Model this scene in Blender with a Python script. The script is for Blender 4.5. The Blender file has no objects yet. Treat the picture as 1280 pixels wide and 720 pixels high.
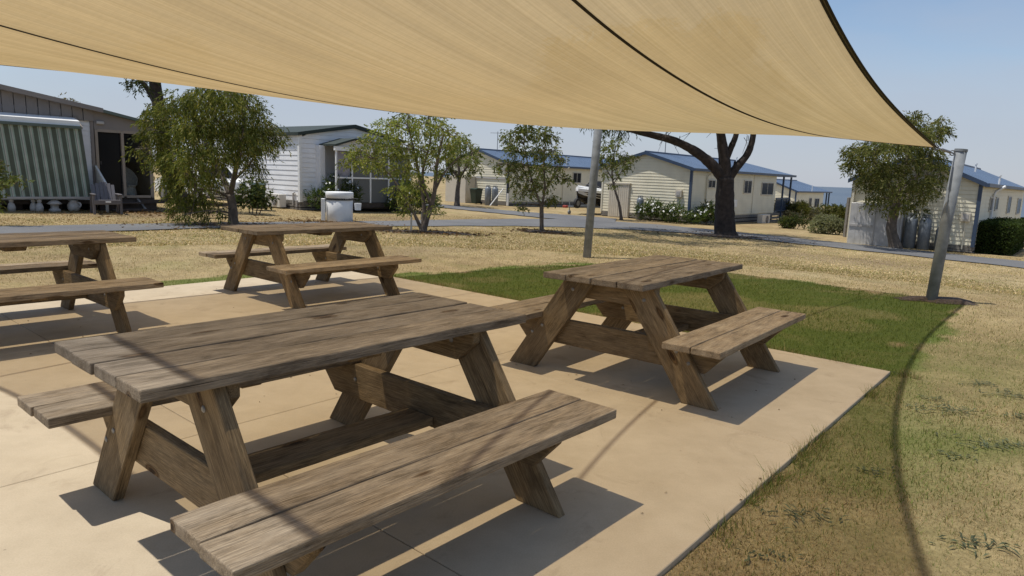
import bpy, bmesh, math, random
import numpy as np
from mathutils import Vector, Matrix
random.seed(7)
rng = np.random.default_rng(11)
scene = bpy.context.scene
COL = scene.collection
R = math.radians

# ------------------------------------------------------------------ camera
CF, CP, CR, CH = 861.0, R(9.286), R(2.095), 1.365      # focal length in photo pixels, pitch down, roll, height
cam_d = bpy.data.cameras.new('camera')
cam = bpy.data.objects.new('camera', cam_d)
COL.objects.link(cam)
cam_d.sensor_width = 36
cam_d.lens = CF / 1280 * 36
cam_d.clip_start = 0.05
cam_d.clip_end = 60000
cam.matrix_world = Matrix.Translation((0, 0, CH)) @ Matrix.Rotation(R(90) - CP, 4, 'X') @ Matrix.Rotation(CR, 4, 'Z')
scene.camera = cam

# ------------------------------------------------------------------ sun and sky
SUN_EL = R(71)
SUN_DIR = Vector((-math.cos(SUN_EL) * .9986, -math.cos(SUN_EL) * .052, math.sin(SUN_EL)))   # towards the sun
sun_d = bpy.data.lights.new('sun', 'SUN')
sun_d.energy = 3.9
sun_d.angle = R(0.53)
sun_d.color = (1, .955, .88)
sun = bpy.data.objects.new('sun', sun_d)
COL.objects.link(sun)
sun.rotation_euler = SUN_DIR.to_track_quat('Z', 'Y').to_euler()
world = bpy.data.worlds.new('World')
scene.world = world
world.use_nodes = True
wn, wl = world.node_tree.nodes, world.node_tree.links
bg = wn['Background']
sky = wn.new('ShaderNodeTexSky')
sky.sky_type = 'NISHITA'
sky.sun_disc = False
sky.sun_elevation = SUN_EL
sky.sun_rotation = math.atan2(SUN_DIR.x, SUN_DIR.y)
sky.air_density = 1.0
sky.dust_density = .35
sky.ozone_density = 2.0
# thin summer cloud: mixes into the sky by direction
tc = wn.new('ShaderNodeTexCoord')
mp = wn.new('ShaderNodeMapping')
mp.inputs['Scale'].default_value = (1.0, 1.0, 3.2)
mp.inputs['Location'].default_value = (.35, .2, .1)
nz = wn.new('ShaderNodeTexNoise')
nz.inputs['Scale'].default_value = 2.1
nz.inputs['Detail'].default_value = 7
nz.inputs['Roughness'].default_value = .52
cr = wn.new('ShaderNodeValToRGB')
cr.color_ramp.elements[0].position = .40
cr.color_ramp.elements[0].color = (0, 0, 0, 1)
cr.color_ramp.elements[1].position = .70
cr.color_ramp.elements[1].color = (.55, .55, .55, 1)
mix = wn.new('ShaderNodeMixRGB')
mix.inputs['Color2'].default_value = (3.60, 3.95, 4.75, 1)
wl.new(tc.outputs['Generated'], mp.inputs['Vector'])
wl.new(mp.outputs['Vector'], nz.inputs['Vector'])
wl.new(nz.outputs['Fac'], cr.inputs['Fac'])
sz = wn.new('ShaderNodeSeparateXYZ')
wl.new(tc.outputs['Generated'], sz.inputs[0])
low = wn.new('ShaderNodeMapRange')                          # haze bank lying on the horizon all round
low.inputs['From Min'].default_value = .25; low.inputs['From Max'].default_value = .05
low.inputs['To Min'].default_value = 0; low.inputs['To Max'].default_value = .82
low.interpolation_type = 'SMOOTHSTEP'
wl.new(sz.outputs['Z'], low.inputs['Value'])
wob = wn.new('ShaderNodeMath'); wob.operation = 'MULTIPLY_ADD'
wob.inputs[1].default_value = .26; 
wl.new(nz.outputs['Fac'], wob.inputs[0]); wl.new(sz.outputs['Z'], wob.inputs[2])
off = wn.new('ShaderNodeMath'); off.operation = 'SUBTRACT'; off.inputs[1].default_value = .13
wl.new(wob.outputs[0], off.inputs[0]); wl.new(off.outputs[0], low.inputs['Value'])
mxv = wn.new('ShaderNodeMath'); mxv.operation = 'MAXIMUM'
wl.new(cr.outputs['Color'], mxv.inputs[0]); wl.new(low.outputs[0], mxv.inputs[1])
wl.new(mxv.outputs[0], mix.inputs['Fac'])
wl.new(sky.outputs['Color'], mix.inputs['Color1'])
wl.new(mix.outputs['Color'], bg.inputs['Color'])
bg.inputs['Strength'].default_value = 0.115
scene.view_settings.view_transform = 'Standard'
scene.view_settings.look = 'None'
scene.view_settings.gamma = 1
scene.view_settings.use_curve_mapping = False
scene.view_settings.exposure = 0.14
scene.render.engine = 'CYCLES'
try:
    scene.cycles.max_bounces = 8
    scene.cycles.transparent_max_bounces = 12
except Exception:
    pass

# ------------------------------------------------------------------ measuring helpers
def ray(px, py):
    a, b = (px - 640) / CF, (py - 360) / CF
    X = a * math.cos(CR) + b * math.sin(CR)
    Y = -a * math.sin(CR) + b * math.cos(CR)
    return np.array([X, math.cos(CP) - Y * math.sin(CP), -math.sin(CP) - Y * math.cos(CP)])
def at(px, py, depth):
    v = ray(px, py) * (depth / ray(px, py)[1])
    return np.array([v[0], v[1], v[2] + CH])

A1, A2 = R(50.5), R(139.3)
PC = np.array([2.9, 5.08])                                  # right-hand corner of the patio
PE1 = np.array([math.cos(A1), math.sin(A1)])
PE2 = np.array([math.cos(A2), math.sin(A2)])
PM = np.linalg.inv(np.array([-PE1, PE2]).T)
def patio_sw(x, y):
    rx, ry = x - PC[0], y - PC[1]
    return PM[0, 0] * rx + PM[0, 1] * ry, PM[1, 0] * rx + PM[1, 1] * ry
def Gz(x, y):                                               # height of the ground
    x = np.asarray(x, float); y = np.asarray(y, float)
    s, w = patio_sw(x, y)
    ds = np.maximum(np.maximum(-s, 0), s - 8.4)
    dw = np.maximum(np.maximum(-w, 0), w - 6.85)
    d = np.hypot(ds, dw)
    t = np.clip((d - 4) / 10, 0, 1)
    t = t * t * (3 - 2 * t)
    return -np.maximum(.3 + .022 * x + .006 * y, .02) * t
U50 = np.array([math.cos(R(50.5)), math.sin(R(50.5))])
U140 = np.array([-U50[1], U50[0]])

# ------------------------------------------------------------------ materials
def new_mat(name):
    m = bpy.data.materials.new(name)
    m.use_nodes = True
    nt = m.node_tree
    return m, nt, nt.nodes['Principled BSDF']
def node(nt, typ, **kw):
    n = nt.nodes.new(typ)
    for k, v in kw.items():
        if k in n.inputs: n.inputs[k].default_value = v
        else: setattr(n, k, v)
    return n
def ramp(nt, fac, stops):
    r = nt.nodes.new('ShaderNodeValToRGB')
    el = r.color_ramp.elements
    el[0].position, el[0].color = stops[0][0], (*stops[0][1], 1)
    el[1].position, el[1].color = stops[-1][0], (*stops[-1][1], 1)
    for p, c in stops[1:-1]:
        e = el.new(p); e.color = (*c, 1)
    nt.links.new(fac, r.inputs['Fac'])
    return r.outputs['Color']
def mixc(nt, fac, a, b, mode='MIX'):
    n = nt.nodes.new('ShaderNodeMixRGB'); n.blend_type = mode
    for i, v in (('Fac', fac), ('Color1', a), ('Color2', b)):
        if hasattr(v, 'is_linked') or isinstance(v, bpy.types.NodeSocket): nt.links.new(v, n.inputs[i])
        else: n.inputs[i].default_value = v if i == 'Fac' else (*v, 1)
    return n.outputs['Color']
def coords(nt, scale=(1, 1, 1), kind='Object', rand=False):
    t = nt.nodes.new('ShaderNodeTexCoord'); out = t.outputs[kind]
    if rand:
        oi = nt.nodes.new('ShaderNodeObjectInfo')
        mu = nt.nodes.new('ShaderNodeVectorMath'); mu.operation = 'MULTIPLY_ADD'
        cx = nt.nodes.new('ShaderNodeCombineXYZ')
        for i in range(3): nt.links.new(oi.outputs['Random'], cx.inputs[i])
        nt.links.new(cx.outputs[0], mu.inputs[0]); mu.inputs[1].default_value = (37.1, 19.7, 53.3)
        nt.links.new(out, mu.inputs[2]); out = mu.outputs[0]
    m = nt.nodes.new('ShaderNodeMapping'); m.inputs['Scale'].default_value = scale
    nt.links.new(out, m.inputs['Vector'])
    return m.outputs['Vector']
def noise(nt, vec, scale, detail=4, rough=.55, dist=0):
    n = node(nt, 'ShaderNodeTexNoise', Scale=scale, Detail=detail, Roughness=rough, Distortion=dist)
    nt.links.new(vec, n.inputs['Vector'])
    return n.outputs['Fac']
def bump(nt, bs, h, strength=.3, dist=.01):
    b = node(nt, 'ShaderNodeBump', Strength=strength, Distance=dist)
    nt.links.new(h, b.inputs['Height']); nt.links.new(b.outputs['Normal'], bs.inputs['Normal'])

def plain(name, c, rough=.6, var=.18, scale=4, metal=0, bmp=0, spec=.5):
    m, nt, bs = new_mat(name)
    v = coords(nt, (1, 1, 1), rand=True)
    f = noise(nt, v, scale, 5)
    d = tuple(max(0, x * (1 - var)) for x in c); l = tuple(min(1, x * (1 + var)) for x in c)
    nt.links.new(ramp(nt, f, [(.3, d), (.7, l)]), bs.inputs['Base Color'])
    bs.inputs['Roughness'].default_value = rough; bs.inputs['Metallic'].default_value = metal
    bs.inputs['Specular IOR Level'].default_value = spec
    if bmp: bump(nt, bs, noise(nt, v, scale * 12, 3), bmp, .01)
    return m

def wood(name, dark, mid, light, wear, wearamt=.5):
    m, nt, bs = new_mat(name)
    v = coords(nt, (1, 1, 1), rand=True)
    def mapped(s):
        mm = nt.nodes.new('ShaderNodeMapping'); mm.inputs['Scale'].default_value = s
        nt.links.new(v, mm.inputs['Vector']); return mm.outputs['Vector']
    grain = noise(nt, mapped((3.2, 95, 95)), 2.2, 7, .68, .3)
    fine = noise(nt, mapped((7, 260, 260)), 2.0, 3, .62, .2)
    blotch = noise(nt, mapped((2.2, 9, 9)), 1.5, 6, .66)
    crack = noise(nt, mapped((2.4, 95, 95)), 2.0, 2, .5, .5)
    base = ramp(nt, grain, [(.32, dark), (.5, mid), (.68, light)])
    fr = ramp(nt, fine, [(.3, (.48, .47, .46)), (.7, (1.28, 1.28, 1.28))])
    base = mixc(nt, 1, base, fr, 'MULTIPLY')
    bl = ramp(nt, blotch, [(.36, (0, 0, 0)), (.64, (1, 1, 1))])
    wm = nt.nodes.new('ShaderNodeMath'); wm.operation = 'MULTIPLY'; wm.inputs[1].default_value = wearamt
    nt.links.new(bl, wm.inputs[0])
    base = mixc(nt, wm.outputs[0], base, mixc(nt, .6, base, wear))
    stain = noise(nt, mapped((2.8, 10, 10)), 1.6, 8, .74, .4)
    base = mixc(nt, 1, base, ramp(nt, stain, [(.30, (.42, .40, .37)), (.47, (.90, .89, .88)), (.68, (1.22, 1.21, 1.19))]), 'MULTIPLY')
    split = noise(nt, mapped((.9, 120, 120)), 2.0, 1, .4, .25)
    base = mixc(nt, ramp(nt, split, [(.24, (.9, .9, .9)), (.29, (0, 0, 0))]), base, tuple(x * .22 for x in dark))
    oi = nt.nodes.new('ShaderNodeObjectInfo')
    tint = ramp(nt, oi.outputs['Random'], [(0, (.80, .80, .80)), (.5, (1, .98, .95)), (1, (1.18, 1.14, 1.06))])
    base = mixc(nt, 1, base, tint, 'MULTIPLY')
    cm = ramp(nt, crack, [(.25, (.1, .1, .1)), (.30, (1, 1, 1))])
    base = mixc(nt, cm, tuple(x * .35 for x in dark), base)
    # knots
    vo = node(nt, 'ShaderNodeTexVoronoi', Scale=1.0)
    nt.links.new(mapped((2.3, 7, 7)), vo.inputs['Vector'])
    kn = ramp(nt, vo.outputs['Distance'], [(.06, (.16, .12, .09)), (.10, (.62, .52, .42)), (.125, (.34, .27, .2)), (.17, (1, 1, 1))])
    base = mixc(nt, 1, base, kn, 'MULTIPLY')
    nt.links.new(base, bs.inputs['Base Color'])
    bs.inputs['Roughness'].default_value = .82
    bs.inputs['Specular IOR Level'].default_value = .25
    hm = nt.nodes.new('ShaderNodeMath'); hm.operation = 'MULTIPLY'
    nt.links.new(grain, hm.inputs[0]); nt.links.new(cm, hm.inputs[1])
    ha = nt.nodes.new('ShaderNodeMath'); ha.operation = 'ADD'
    nt.links.new(hm.outputs[0], ha.inputs[0]); nt.links.new(fine, ha.inputs[1])
    bump(nt, bs, ha.outputs[0], .7, .005)
    return m

M = {}
M['top'] = wood('weathered_wood', (.095, .074, .052), (.195, .155, .112), (.325, .27, .205), (.42, .365, .295), .55)
M['seat'] = wood('weathered_seat_wood', (.14, .102, .064), (.28, .215, .142), (.43, .345, .24), (.46, .40, .32), .55)
M['leg'] = wood('brown_timber', (.112, .076, .040), (.235, .165, .088), (.35, .258, .145), (.31, .25, .165), .45)
M['steel'] = plain('galvanised_steel', (.20, .212, .22), .7, .25, 9, 0, .1, .3)
M['bolt'] = plain('bolt_steel', (.24, .235, .23), .5, .25, 60, .6)
M['white'] = plain('white_paint', (.82, .82, .80), .5, .05, 3)
M['offwhite'] = plain('offwhite_paint', (.62, .60, .55), .55, .07, 3)
M['cream'] = plain('cream_cladding', (.74, .69, .53), .55, .07, 2)
M['creamtrim'] = plain('cream_trim', (.66, .62, .50), .5, .05, 3)
M['whiteclad'] = plain('white_cladding', (.84, .84, .84), .5, .05, 2)
M['greyclad'] = plain('grey_cladding', (.42, .40, .38), .6, .08, 2)
M['brownclad'] = plain('brown_grey_cladding', (.225, .20, .185), .6, .1, 2)
M['greenclad'] = plain('green_grey_trim', (.10, .13, .11), .5, .1, 2)
M['bluetrim'] = plain('navy_trim', (.035, .06, .11), .45, .1, 4)
M['darkroof'] = plain('dark_green_roof', (.030, .042, .036), .8, .12, 3)
M['dark'] = plain('underfloor_shade', (.012, .011, .010), .8, .2, 3)  # near-black colour standing in for the shade under the house floors
M['darktimber'] = plain('dark_timber', (.06, .045, .035), .8, .3, 6, 0, .2)
M['greytimber'] = plain('grey_timber', (.19, .175, .155), .85, .25, 8, 0, .3)
M['plastic'] = plain('grey_plastic', (.13, .12, .125), .5, .08, 5)
M['black'] = plain('black_plastic', (.018, .018, .02), .45, .1, 5)
M['rubber'] = plain('rubber', (.02, .02, .02), .8, .1, 5)
M['greenbin'] = plain('green_plastic', (.012, .03, .018), .45, .1, 5)
M['binmetal'] = plain('white_metal', (.80, .80, .79), .4, .08, 3)
M['gas'] = plain('grey_gas_bottle', (.20, .22, .24), .45, .18, 7, .3)
M['curtain'] = plain('curtain', (.36, .34, .36), .8, .2, 8)
M['frame'] = plain('tan_frame', (.30, .25, .20), .5, .08, 4)
M['window_frame'] = plain('window_frame', (.50, .47, .40), .45, .06, 4)
M['wicker'] = plain('wicker', (.62, .60, .56), .7, .25, 30, 0, .4)
M['stone'] = plain('white_stone', (.46, .44, .41), .8, .2, 14, 0, .3)
M['corrug'] = plain('cream_steel', (.55, .50, .41), .45, .06, 3, .1)
M['greysheet'] = plain('grey_sheet', (.52, .51, .50), .5, .15, 4, .2)
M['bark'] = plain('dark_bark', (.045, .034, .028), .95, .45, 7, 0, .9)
M['greybark'] = plain('grey_bark', (.135, .108, .085), .95, .35, 10, 0, .7)
M['mulch'] = plain('mulch', (.085, .060, .043), .95, .55, 30, 0, .9)
M['hull'] = plain('black_hull', (.022, .018, .016), .2, .1, 3)
M['redlamp'] = plain('red_lens', (.35, .05, .03), .3, .1, 3)

def glass_mat(name, c, rough=.06):
    m, nt, bs = new_mat(name)
    bs.inputs['Base Color'].default_value = (*c, 1)
    bs.inputs['Roughness'].default_value = rough
    bs.inputs['Specular IOR Level'].default_value = .08
    return m
M['pane'] = glass_mat('window_glass', (.016, .016, .017), .12)
M['screen'] = glass_mat('fly_screen', (.15, .155, .15), .6)
def clear_glass(name):
    m, nt, bs = new_mat(name)
    tr = node(nt, 'ShaderNodeBsdfTransparent', Color=(.80, .82, .82, 1))
    gl = node(nt, 'ShaderNodeBsdfGlossy', Roughness=.02)
    fr = node(nt, 'ShaderNodeFresnel', IOR=1.15)
    mx = nt.nodes.new('ShaderNodeMixShader')
    nt.links.new(fr.outputs[0], mx.inputs[0]); nt.links.new(tr.outputs[0], mx.inputs[1]); nt.links.new(gl.outputs[0], mx.inputs[2])
    nt.links.new(mx.outputs[0], nt.nodes['Material Output'].inputs['Surface'])
    return m
M['clear'] = clear_glass('clear_glass')

# blue corrugated roof steel: fine ribs running down the slope (UV x = along the eave)
def roof_mat(name, c):
    m, nt, bs = new_mat(name)
    uv = coords(nt, (1, 1, 1), 'UV')
    w = node(nt, 'ShaderNodeTexWave', Scale=1.6, Distortion=0)
    w.wave_type = 'BANDS'; w.bands_direction = 'X'
    nt.links.new(uv, w.inputs['Vector'])
    v = coords(nt, (1, 1, 1))
    f = noise(nt, v, .7, 4)
    col = ramp(nt, f, [(.3, tuple(x * .86 for x in c)), (.7, tuple(x * 1.12 for x in c))])
    nt.links.new(col, bs.inputs['Base Color'])
    bs.inputs['Roughness'].default_value = .38
    bs.inputs['Metallic'].default_value = .15
    bump(nt, bs, w.outputs['Fac'], .5, .03)
    return m
M['blueroof'] = roof_mat('blue_steel_roof', (.105, .150, .225))

def concrete_mat():
    m, nt, bs = new_mat('tan_concrete')
    t = nt.nodes.new('ShaderNodeNewGeometry'); v = t.outputs['Position']
    big = noise(nt, v, .8, 5, .6)
    mid = noise(nt, v, 5, 6, .65)
    fine = noise(nt, v, 160, 3, .6)
    base = ramp(nt, big, [(.3, (.455, .372, .258)), (.7, (.525, .438, .312))])
    base = mixc(nt, .5, base, mixc(nt, 1, base, ramp(nt, mid, [(.3, (.82, .80, .77)), (.62, (1.07, 1.07, 1.07))]), 'MULTIPLY'))
    base = mixc(nt, .28, base, mixc(nt, 1, base, ramp(nt, fine, [(.3, (.75, .75, .75)), (.7, (1.2, 1.2, 1.2))]), 'MULTIPLY'))
    oi = nt.nodes.new('ShaderNodeObjectInfo')
    base = mixc(nt, 1, base, ramp(nt, oi.outputs['Random'], [(0, (.96, .955, .95)), (1, (1.03, 1.03, 1.03))]), 'MULTIPLY')
    # scuffs and stains
    st = noise(nt, v, 2.3, 8, .72, 1.2)
    base = mixc(nt, ramp(nt, st, [(.56, (0, 0, 0)), (.70, (.45, .45, .45))]), base, (.24, .175, .115))
    sp = node(nt, 'ShaderNodeTexVoronoi', Scale=7.0)
    nt.links.new(v, sp.inputs['Vector'])
    base = mixc(nt, ramp(nt, sp.outputs['Distance'], [(.022, (.55, .55, .55)), (.04, (0, 0, 0))]), base, (.16, .12, .08))
    nt.links.new(base, bs.inputs['Base Color'])
    bs.inputs['Roughness'].default_value = .78
    bs.inputs['Specular IOR Level'].default_value = .3
    bump(nt, bs, fine, .12, .004)
    return m
M['concrete'] = concrete_mat()

def asphalt_mat():
    m, nt, bs = new_mat('asphalt')
    v = nt.nodes.new('ShaderNodeNewGeometry').outputs['Position']
    a = noise(nt, v, .5, 5, .6); b = noise(nt, v, 30, 4, .7)
    base = ramp(nt, a, [(.3, (.115, .115, .118)), (.7, (.165, .163, .16))])
    base = mixc(nt, 1, base, ramp(nt, b, [(.3, (.72, .72, .72)), (.7, (1.2, 1.2, 1.2))]), 'MULTIPLY')
    nt.links.new(base, bs.inputs['Base Color']); bs.inputs['Roughness'].default_value = .9
    bump(nt, bs, b, .3, .01)
    return m
M['asphalt'] = asphalt_mat()

STRAW = [(.37, .275, .14), (.50, .385, .205), (.60, .48, .28)]
GREEN = [(.10, .145, .022), (.145, .195, .036), (.20, .235, .062)]
def ground_mat():
    m, nt, bs = new_mat('dry_lawn')
    v = nt.nodes.new('ShaderNodeNewGeometry').outputs['Position']
    at_ = node(nt, 'ShaderNodeAttribute', attribute_name='green')
    big = noise(nt, v, .28, 6, .62); mid = noise(nt, v, 2.2, 6, .7); fine = noise(nt, v, 38, 5, .7)
    dry = ramp(nt, big, [(.3, (.30, .22, .12)), (.5, (.40, .305, .165)), (.72, (.46, .37, .215))])
    dry = mixc(nt, .75, dry, mixc(nt, 1, dry, ramp(nt, mid, [(.3, (.62, .6, .58)), (.65, (1.18, 1.18, 1.15))]), 'MULTIPLY'))
    dry = mixc(nt, .7, dry, mixc(nt, 1, dry, ramp(nt, fine, [(.28, (.5, .48, .45)), (.7, (1.3, 1.3, 1.28))]), 'MULTIPLY'))
    og = noise(nt, v, .9, 6, .65)
    dry = mixc(nt, ramp(nt, og, [(.5, (0, 0, 0)), (.68, (.42, .42, .42))]), dry, (.19, .19, .06))
    gr = ramp(nt, fine, [(.3, (.065, .090, .018)), (.7, (.155, .195, .045))])
    gr = mixc(nt, ramp(nt, mid, [(.5, (0, 0, 0)), (.72, (.55, .55, .55))]), gr, (.22, .19, .075))
    dirt = noise(nt, v, .16, 7, .68, .4)
    dry = mixc(nt, ramp(nt, dirt, [(.52, (0, 0, 0)), (.66, (.6, .6, .6))]), dry, (.20, .145, .095))
    base = mixc(nt, at_.outputs['Fac'], dry, gr)
    nt.links.new(base, bs.inputs['Base Color'])
    bs.inputs['Roughness'].default_value = .95; bs.inputs['Specular IOR Level'].default_value = .1
    bump(nt, bs, fine, .9, .03)
    return m
M['ground'] = ground_mat()

def leaf_mat(name, trans=.42):
    m, nt, bs = new_mat(name)
    a = node(nt, 'ShaderNodeAttribute', attribute_name='tint')
    nt.links.new(a.outputs['Color'], bs.inputs['Base Color'])
    bs.inputs['Roughness'].default_value = .6
    bs.inputs['Specular IOR Level'].default_value = .12
    tl = nt.nodes.new('ShaderNodeBsdfTranslucent')
    nt.links.new(mixc(nt, 1, a.outputs['Color'], (1.25, 1.2, .7), 'MULTIPLY'), tl.inputs['Color'])
    mx = nt.nodes.new('ShaderNodeMixShader'); mx.inputs[0].default_value = trans
    nt.links.new(bs.outputs[0], mx.inputs[1]); nt.links.new(tl.outputs[0], mx.inputs[2])
    nt.links.new(mx.outputs[0], nt.nodes['Material Output'].inputs['Surface'])
    return m
M['leaf'] = leaf_mat('leaves')
M['blade'] = leaf_mat('grass_blades', .25)
M['petal'] = plain('white_petals', (.82, .82, .78), .6, .04, 3)

def sail_mat():
    # knitted shade cloth: the open knit lets light through where it is crossed near the normal, thick yarn closes it at a slant
    m, nt, bs = new_mat('shade_cloth')
    uv = coords(nt, (1, 1, 1), 'UV')
    def mp_(s):
        mm = nt.nodes.new('ShaderNodeMapping'); mm.inputs['Scale'].default_value = s
        nt.links.new(uv, mm.inputs['Vector']); return mm.outputs['Vector']
    st = noise(nt, mp_((2, 380, 1)), 1, 3, .6, .1)
    st2 = noise(nt, mp_((1.1, 34, 1)), 1, 6, .62, .1)
    cross = noise(nt, mp_((300, 60, 1)), 1, 3, .6)
    big = noise(nt, mp_((5, 5, 1)), 1, 5, .6)
    col = ramp(nt, st, [(.28, (.55, .41, .20)), (.5, (.615, .465, .245)), (.72, (.67, .52, .285))])
    col = mixc(nt, .55, col, mixc(nt, 1, col, ramp(nt, st2, [(.3, (.74, .73, .71)), (.68, (1.14, 1.14, 1.13))]), 'MULTIPLY'))
    col = mixc(nt, .22, col, mixc(nt, 1, col, ramp(nt, cross, [(.3, (.78, .78, .78)), (.7, (1.12, 1.12, 1.12))]), 'MULTIPLY'))
    col = mixc(nt, .5, col, mixc(nt, 1, col, ramp(nt, big, [(.3, (.85, .84, .82)), (.7, (1.1, 1.1, 1.1))]), 'MULTIPLY'))
    df = nt.nodes.new('ShaderNodeBsdfDiffuse'); nt.links.new(col, df.inputs['Color'])
    tl = nt.nodes.new('ShaderNodeBsdfTranslucent'); nt.links.new(col, tl.inputs['Color'])
    mx = nt.nodes.new('ShaderNodeMixShader'); mx.inputs[0].default_value = .40
    nt.links.new(df.outputs[0], mx.inputs[1]); nt.links.new(tl.outputs[0], mx.inputs[2])
    tr = node(nt, 'ShaderNodeBsdfTransparent', Color=(1, .88, .68, 1))
    g = nt.nodes.new('ShaderNodeNewGeometry')
    dp = nt.nodes.new('ShaderNodeVectorMath'); dp.operation = 'DOT_PRODUCT'
    nt.links.new(g.outputs['Incoming'], dp.inputs[0]); nt.links.new(g.outputs['Normal'], dp.inputs[1])
    ab = nt.nodes.new('ShaderNodeMath'); ab.operation = 'ABSOLUTE'; nt.links.new(dp.outputs['Value'], ab.inputs[0])
    po = ramp(nt, ab.outputs[0], [(.18, (0, 0, 0)), (.5, (.10, .10, .10)), (.92, (.60, .60, .60))])
    m2 = nt.nodes.new('ShaderNodeMixShader')
    nt.links.new(po, m2.inputs[0]); nt.links.new(mx.outputs[0], m2.inputs[1]); nt.links.new(tr.outputs[0], m2.inputs[2])
    nt.links.new(m2.outputs[0], nt.nodes['Material Output'].inputs['Surface'])
    return m
M['sail'] = sail_mat()
M['webbing'] = plain('olive_webbing', (.075, .058, .026), .8, .2, 20)
def doubled_cloth():
    m, nt, bs = new_mat('doubled_cloth')
    bs.inputs['Base Color'].default_value = (.022, .016, .007, 1); bs.inputs['Roughness'].default_value = .9
    tr = node(nt, 'ShaderNodeBsdfTransparent', Color=(1, .88, .68, 1))
    g = nt.nodes.new('ShaderNodeNewGeometry')
    dp = nt.nodes.new('ShaderNodeVectorMath'); dp.operation = 'DOT_PRODUCT'
    nt.links.new(g.outputs['Incoming'], dp.inputs[0]); nt.links.new(g.outputs['Normal'], dp.inputs[1])
    ab = nt.nodes.new('ShaderNodeMath'); ab.operation = 'ABSOLUTE'; nt.links.new(dp.outputs['Value'], ab.inputs[0])
    mx = nt.nodes.new('ShaderNodeMixShader')
    nt.links.new(ramp(nt, ab.outputs[0], [(.62, (0, 0, 0)), (.85, (.58, .58, .58))]), mx.inputs[0])
    nt.links.new(bs.outputs[0], mx.inputs[1]); nt.links.new(tr.outputs[0], mx.inputs[2])
    nt.links.new(mx.outputs[0], nt.nodes['Material Output'].inputs['Surface'])
    return m
M['doubled'] = doubled_cloth()

def stripe_mat():
    m, nt, bs = new_mat('striped_canvas')
    uv = coords(nt, (1, 1, 1), 'UV')
    sx = nt.nodes.new('ShaderNodeSeparateXYZ'); nt.links.new(uv, sx.inputs[0])
    fr = nt.nodes.new('ShaderNodeMath'); fr.operation = 'FRACT'; nt.links.new(sx.outputs['X'], fr.inputs[0])
    r = nt.nodes.new('ShaderNodeValToRGB'); r.color_ramp.interpolation = 'CONSTANT'
    el = r.color_ramp.elements
    g, p, w = (.20, .235, .185, 1), (.56, .68, .59, 1), (.72, .74, .69, 1)
    el[0].position, el[0].color = 0, g
    el[1].position, el[1].color = .5, p
    for q, c in ((.64, g), (.68, w), (.84, p)):
        e = el.new(q); e.color = c
    nt.links.new(fr.outputs[0], r.inputs['Fac'])
    f = noise(nt, coords(nt), 3, 4)
    c = mixc(nt, 1, r.outputs['Color'], ramp(nt, f, [(.3, (.85, .85, .85)), (.7, (1.1, 1.1, 1.1))]), 'MULTIPLY')
    nt.links.new(c, bs.inputs['Base Color']); bs.inputs['Roughness'].default_value = .85
    return m
M['stripe'] = stripe_mat()

def water_mat():
    m, nt, bs = new_mat('sea_water')
    v = nt.nodes.new('ShaderNodeNewGeometry').outputs['Position']
    f = noise(nt, v, .004, 4)
    nt.links.new(ramp(nt, f, [(.35, (.045, .065, .09)), (.65, (.075, .095, .115))]), bs.inputs['Base Color'])
    bs.inputs['Roughness'].default_value = .35
    bump(nt, bs, noise(nt, v, .35, 4), .6, .5)
    return m
M['water'] = water_mat()

# ------------------------------------------------------------------ object helpers
def link(o, parent=None):
    COL.objects.link(o)
    if parent is not None: o.parent = parent
    return o
def thing(name, label, cat, loc=(0, 0, 0), rot=0, group=None):
    o = bpy.data.objects.new(name, None); link(o)
    o.empty_display_size = .1
    o.location = loc; o.rotation_euler = (0, 0, rot)
    o['label'] = label; o['category'] = cat
    if group: o['group'] = group
    return o
def tag(o, label=None, cat=None, group=None, kind=None):
    if label: o['label'] = label
    if cat: o['category'] = cat
    if group: o['group'] = group
    if kind: o['kind'] = kind
    return o
def mesh_from_bm(name, bm, mat, smooth=False):
    me = bpy.data.meshes.new(name)
    bmesh.ops.recalc_face_normals(bm, faces=bm.faces)
    bm.to_mesh(me); bm.free()
    if mat: me.materials.append(mat)
    if smooth:
        for p in me.polygons: p.use_smooth = True
    return me
def obj(name, bm, mat, parent=None, smooth=False):
    o = bpy.data.objects.new(name, mesh_from_bm(name, bm, mat, smooth))
    return link(o, parent)
def copy_tree(o, parent=None):
    c = o.copy(); COL.objects.link(c); c.parent = parent
    for ch in list(o.children): copy_tree(ch, c)
    return c
def B(): return bmesh.new()
def box(bm, x0, x1, y0, y1, z0, z1):
    vs = [bm.verts.new(p) for p in ((x0, y0, z0), (x1, y0, z0), (x1, y1, z0), (x0, y1, z0), (x0, y0, z1), (x1, y0, z1), (x1, y1, z1), (x0, y1, z1))]
    for f in ((0, 3, 2, 1), (4, 5, 6, 7), (0, 1, 5, 4), (1, 2, 6, 5), (2, 3, 7, 6), (3, 0, 4, 7)): bm.faces.new([vs[i] for i in f])
    return vs
def bevel(bm, w, seg=1):
    bmesh.ops.bevel(bm, geom=bm.edges[:], offset=w, segments=seg, affect='EDGES', profile=.6)
    return bm
def bbox(x0, x1, y0, y1, z0, z1, w=.004, seg=1):
    bm = B(); box(bm, x0, x1, y0, y1, z0, z1)
    return bevel(bm, w, seg)
def prism(bm, pts, a0, a1, axis='x'):
    def P(q, a):
        return (a, q[0], q[1]) if axis == 'x' else ((q[0], a, q[1]) if axis == 'y' else (q[0], q[1], a))
    v0 = [bm.verts.new(P(q, a0)) for q in pts]; v1 = [bm.verts.new(P(q, a1)) for q in pts]
    n = len(pts)
    bm.faces.new(v0[::-1]); bm.faces.new(v1)
    for i in range(n): bm.faces.new((v0[i], v0[(i + 1) % n], v1[(i + 1) % n], v1[i]))
    return bm
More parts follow.
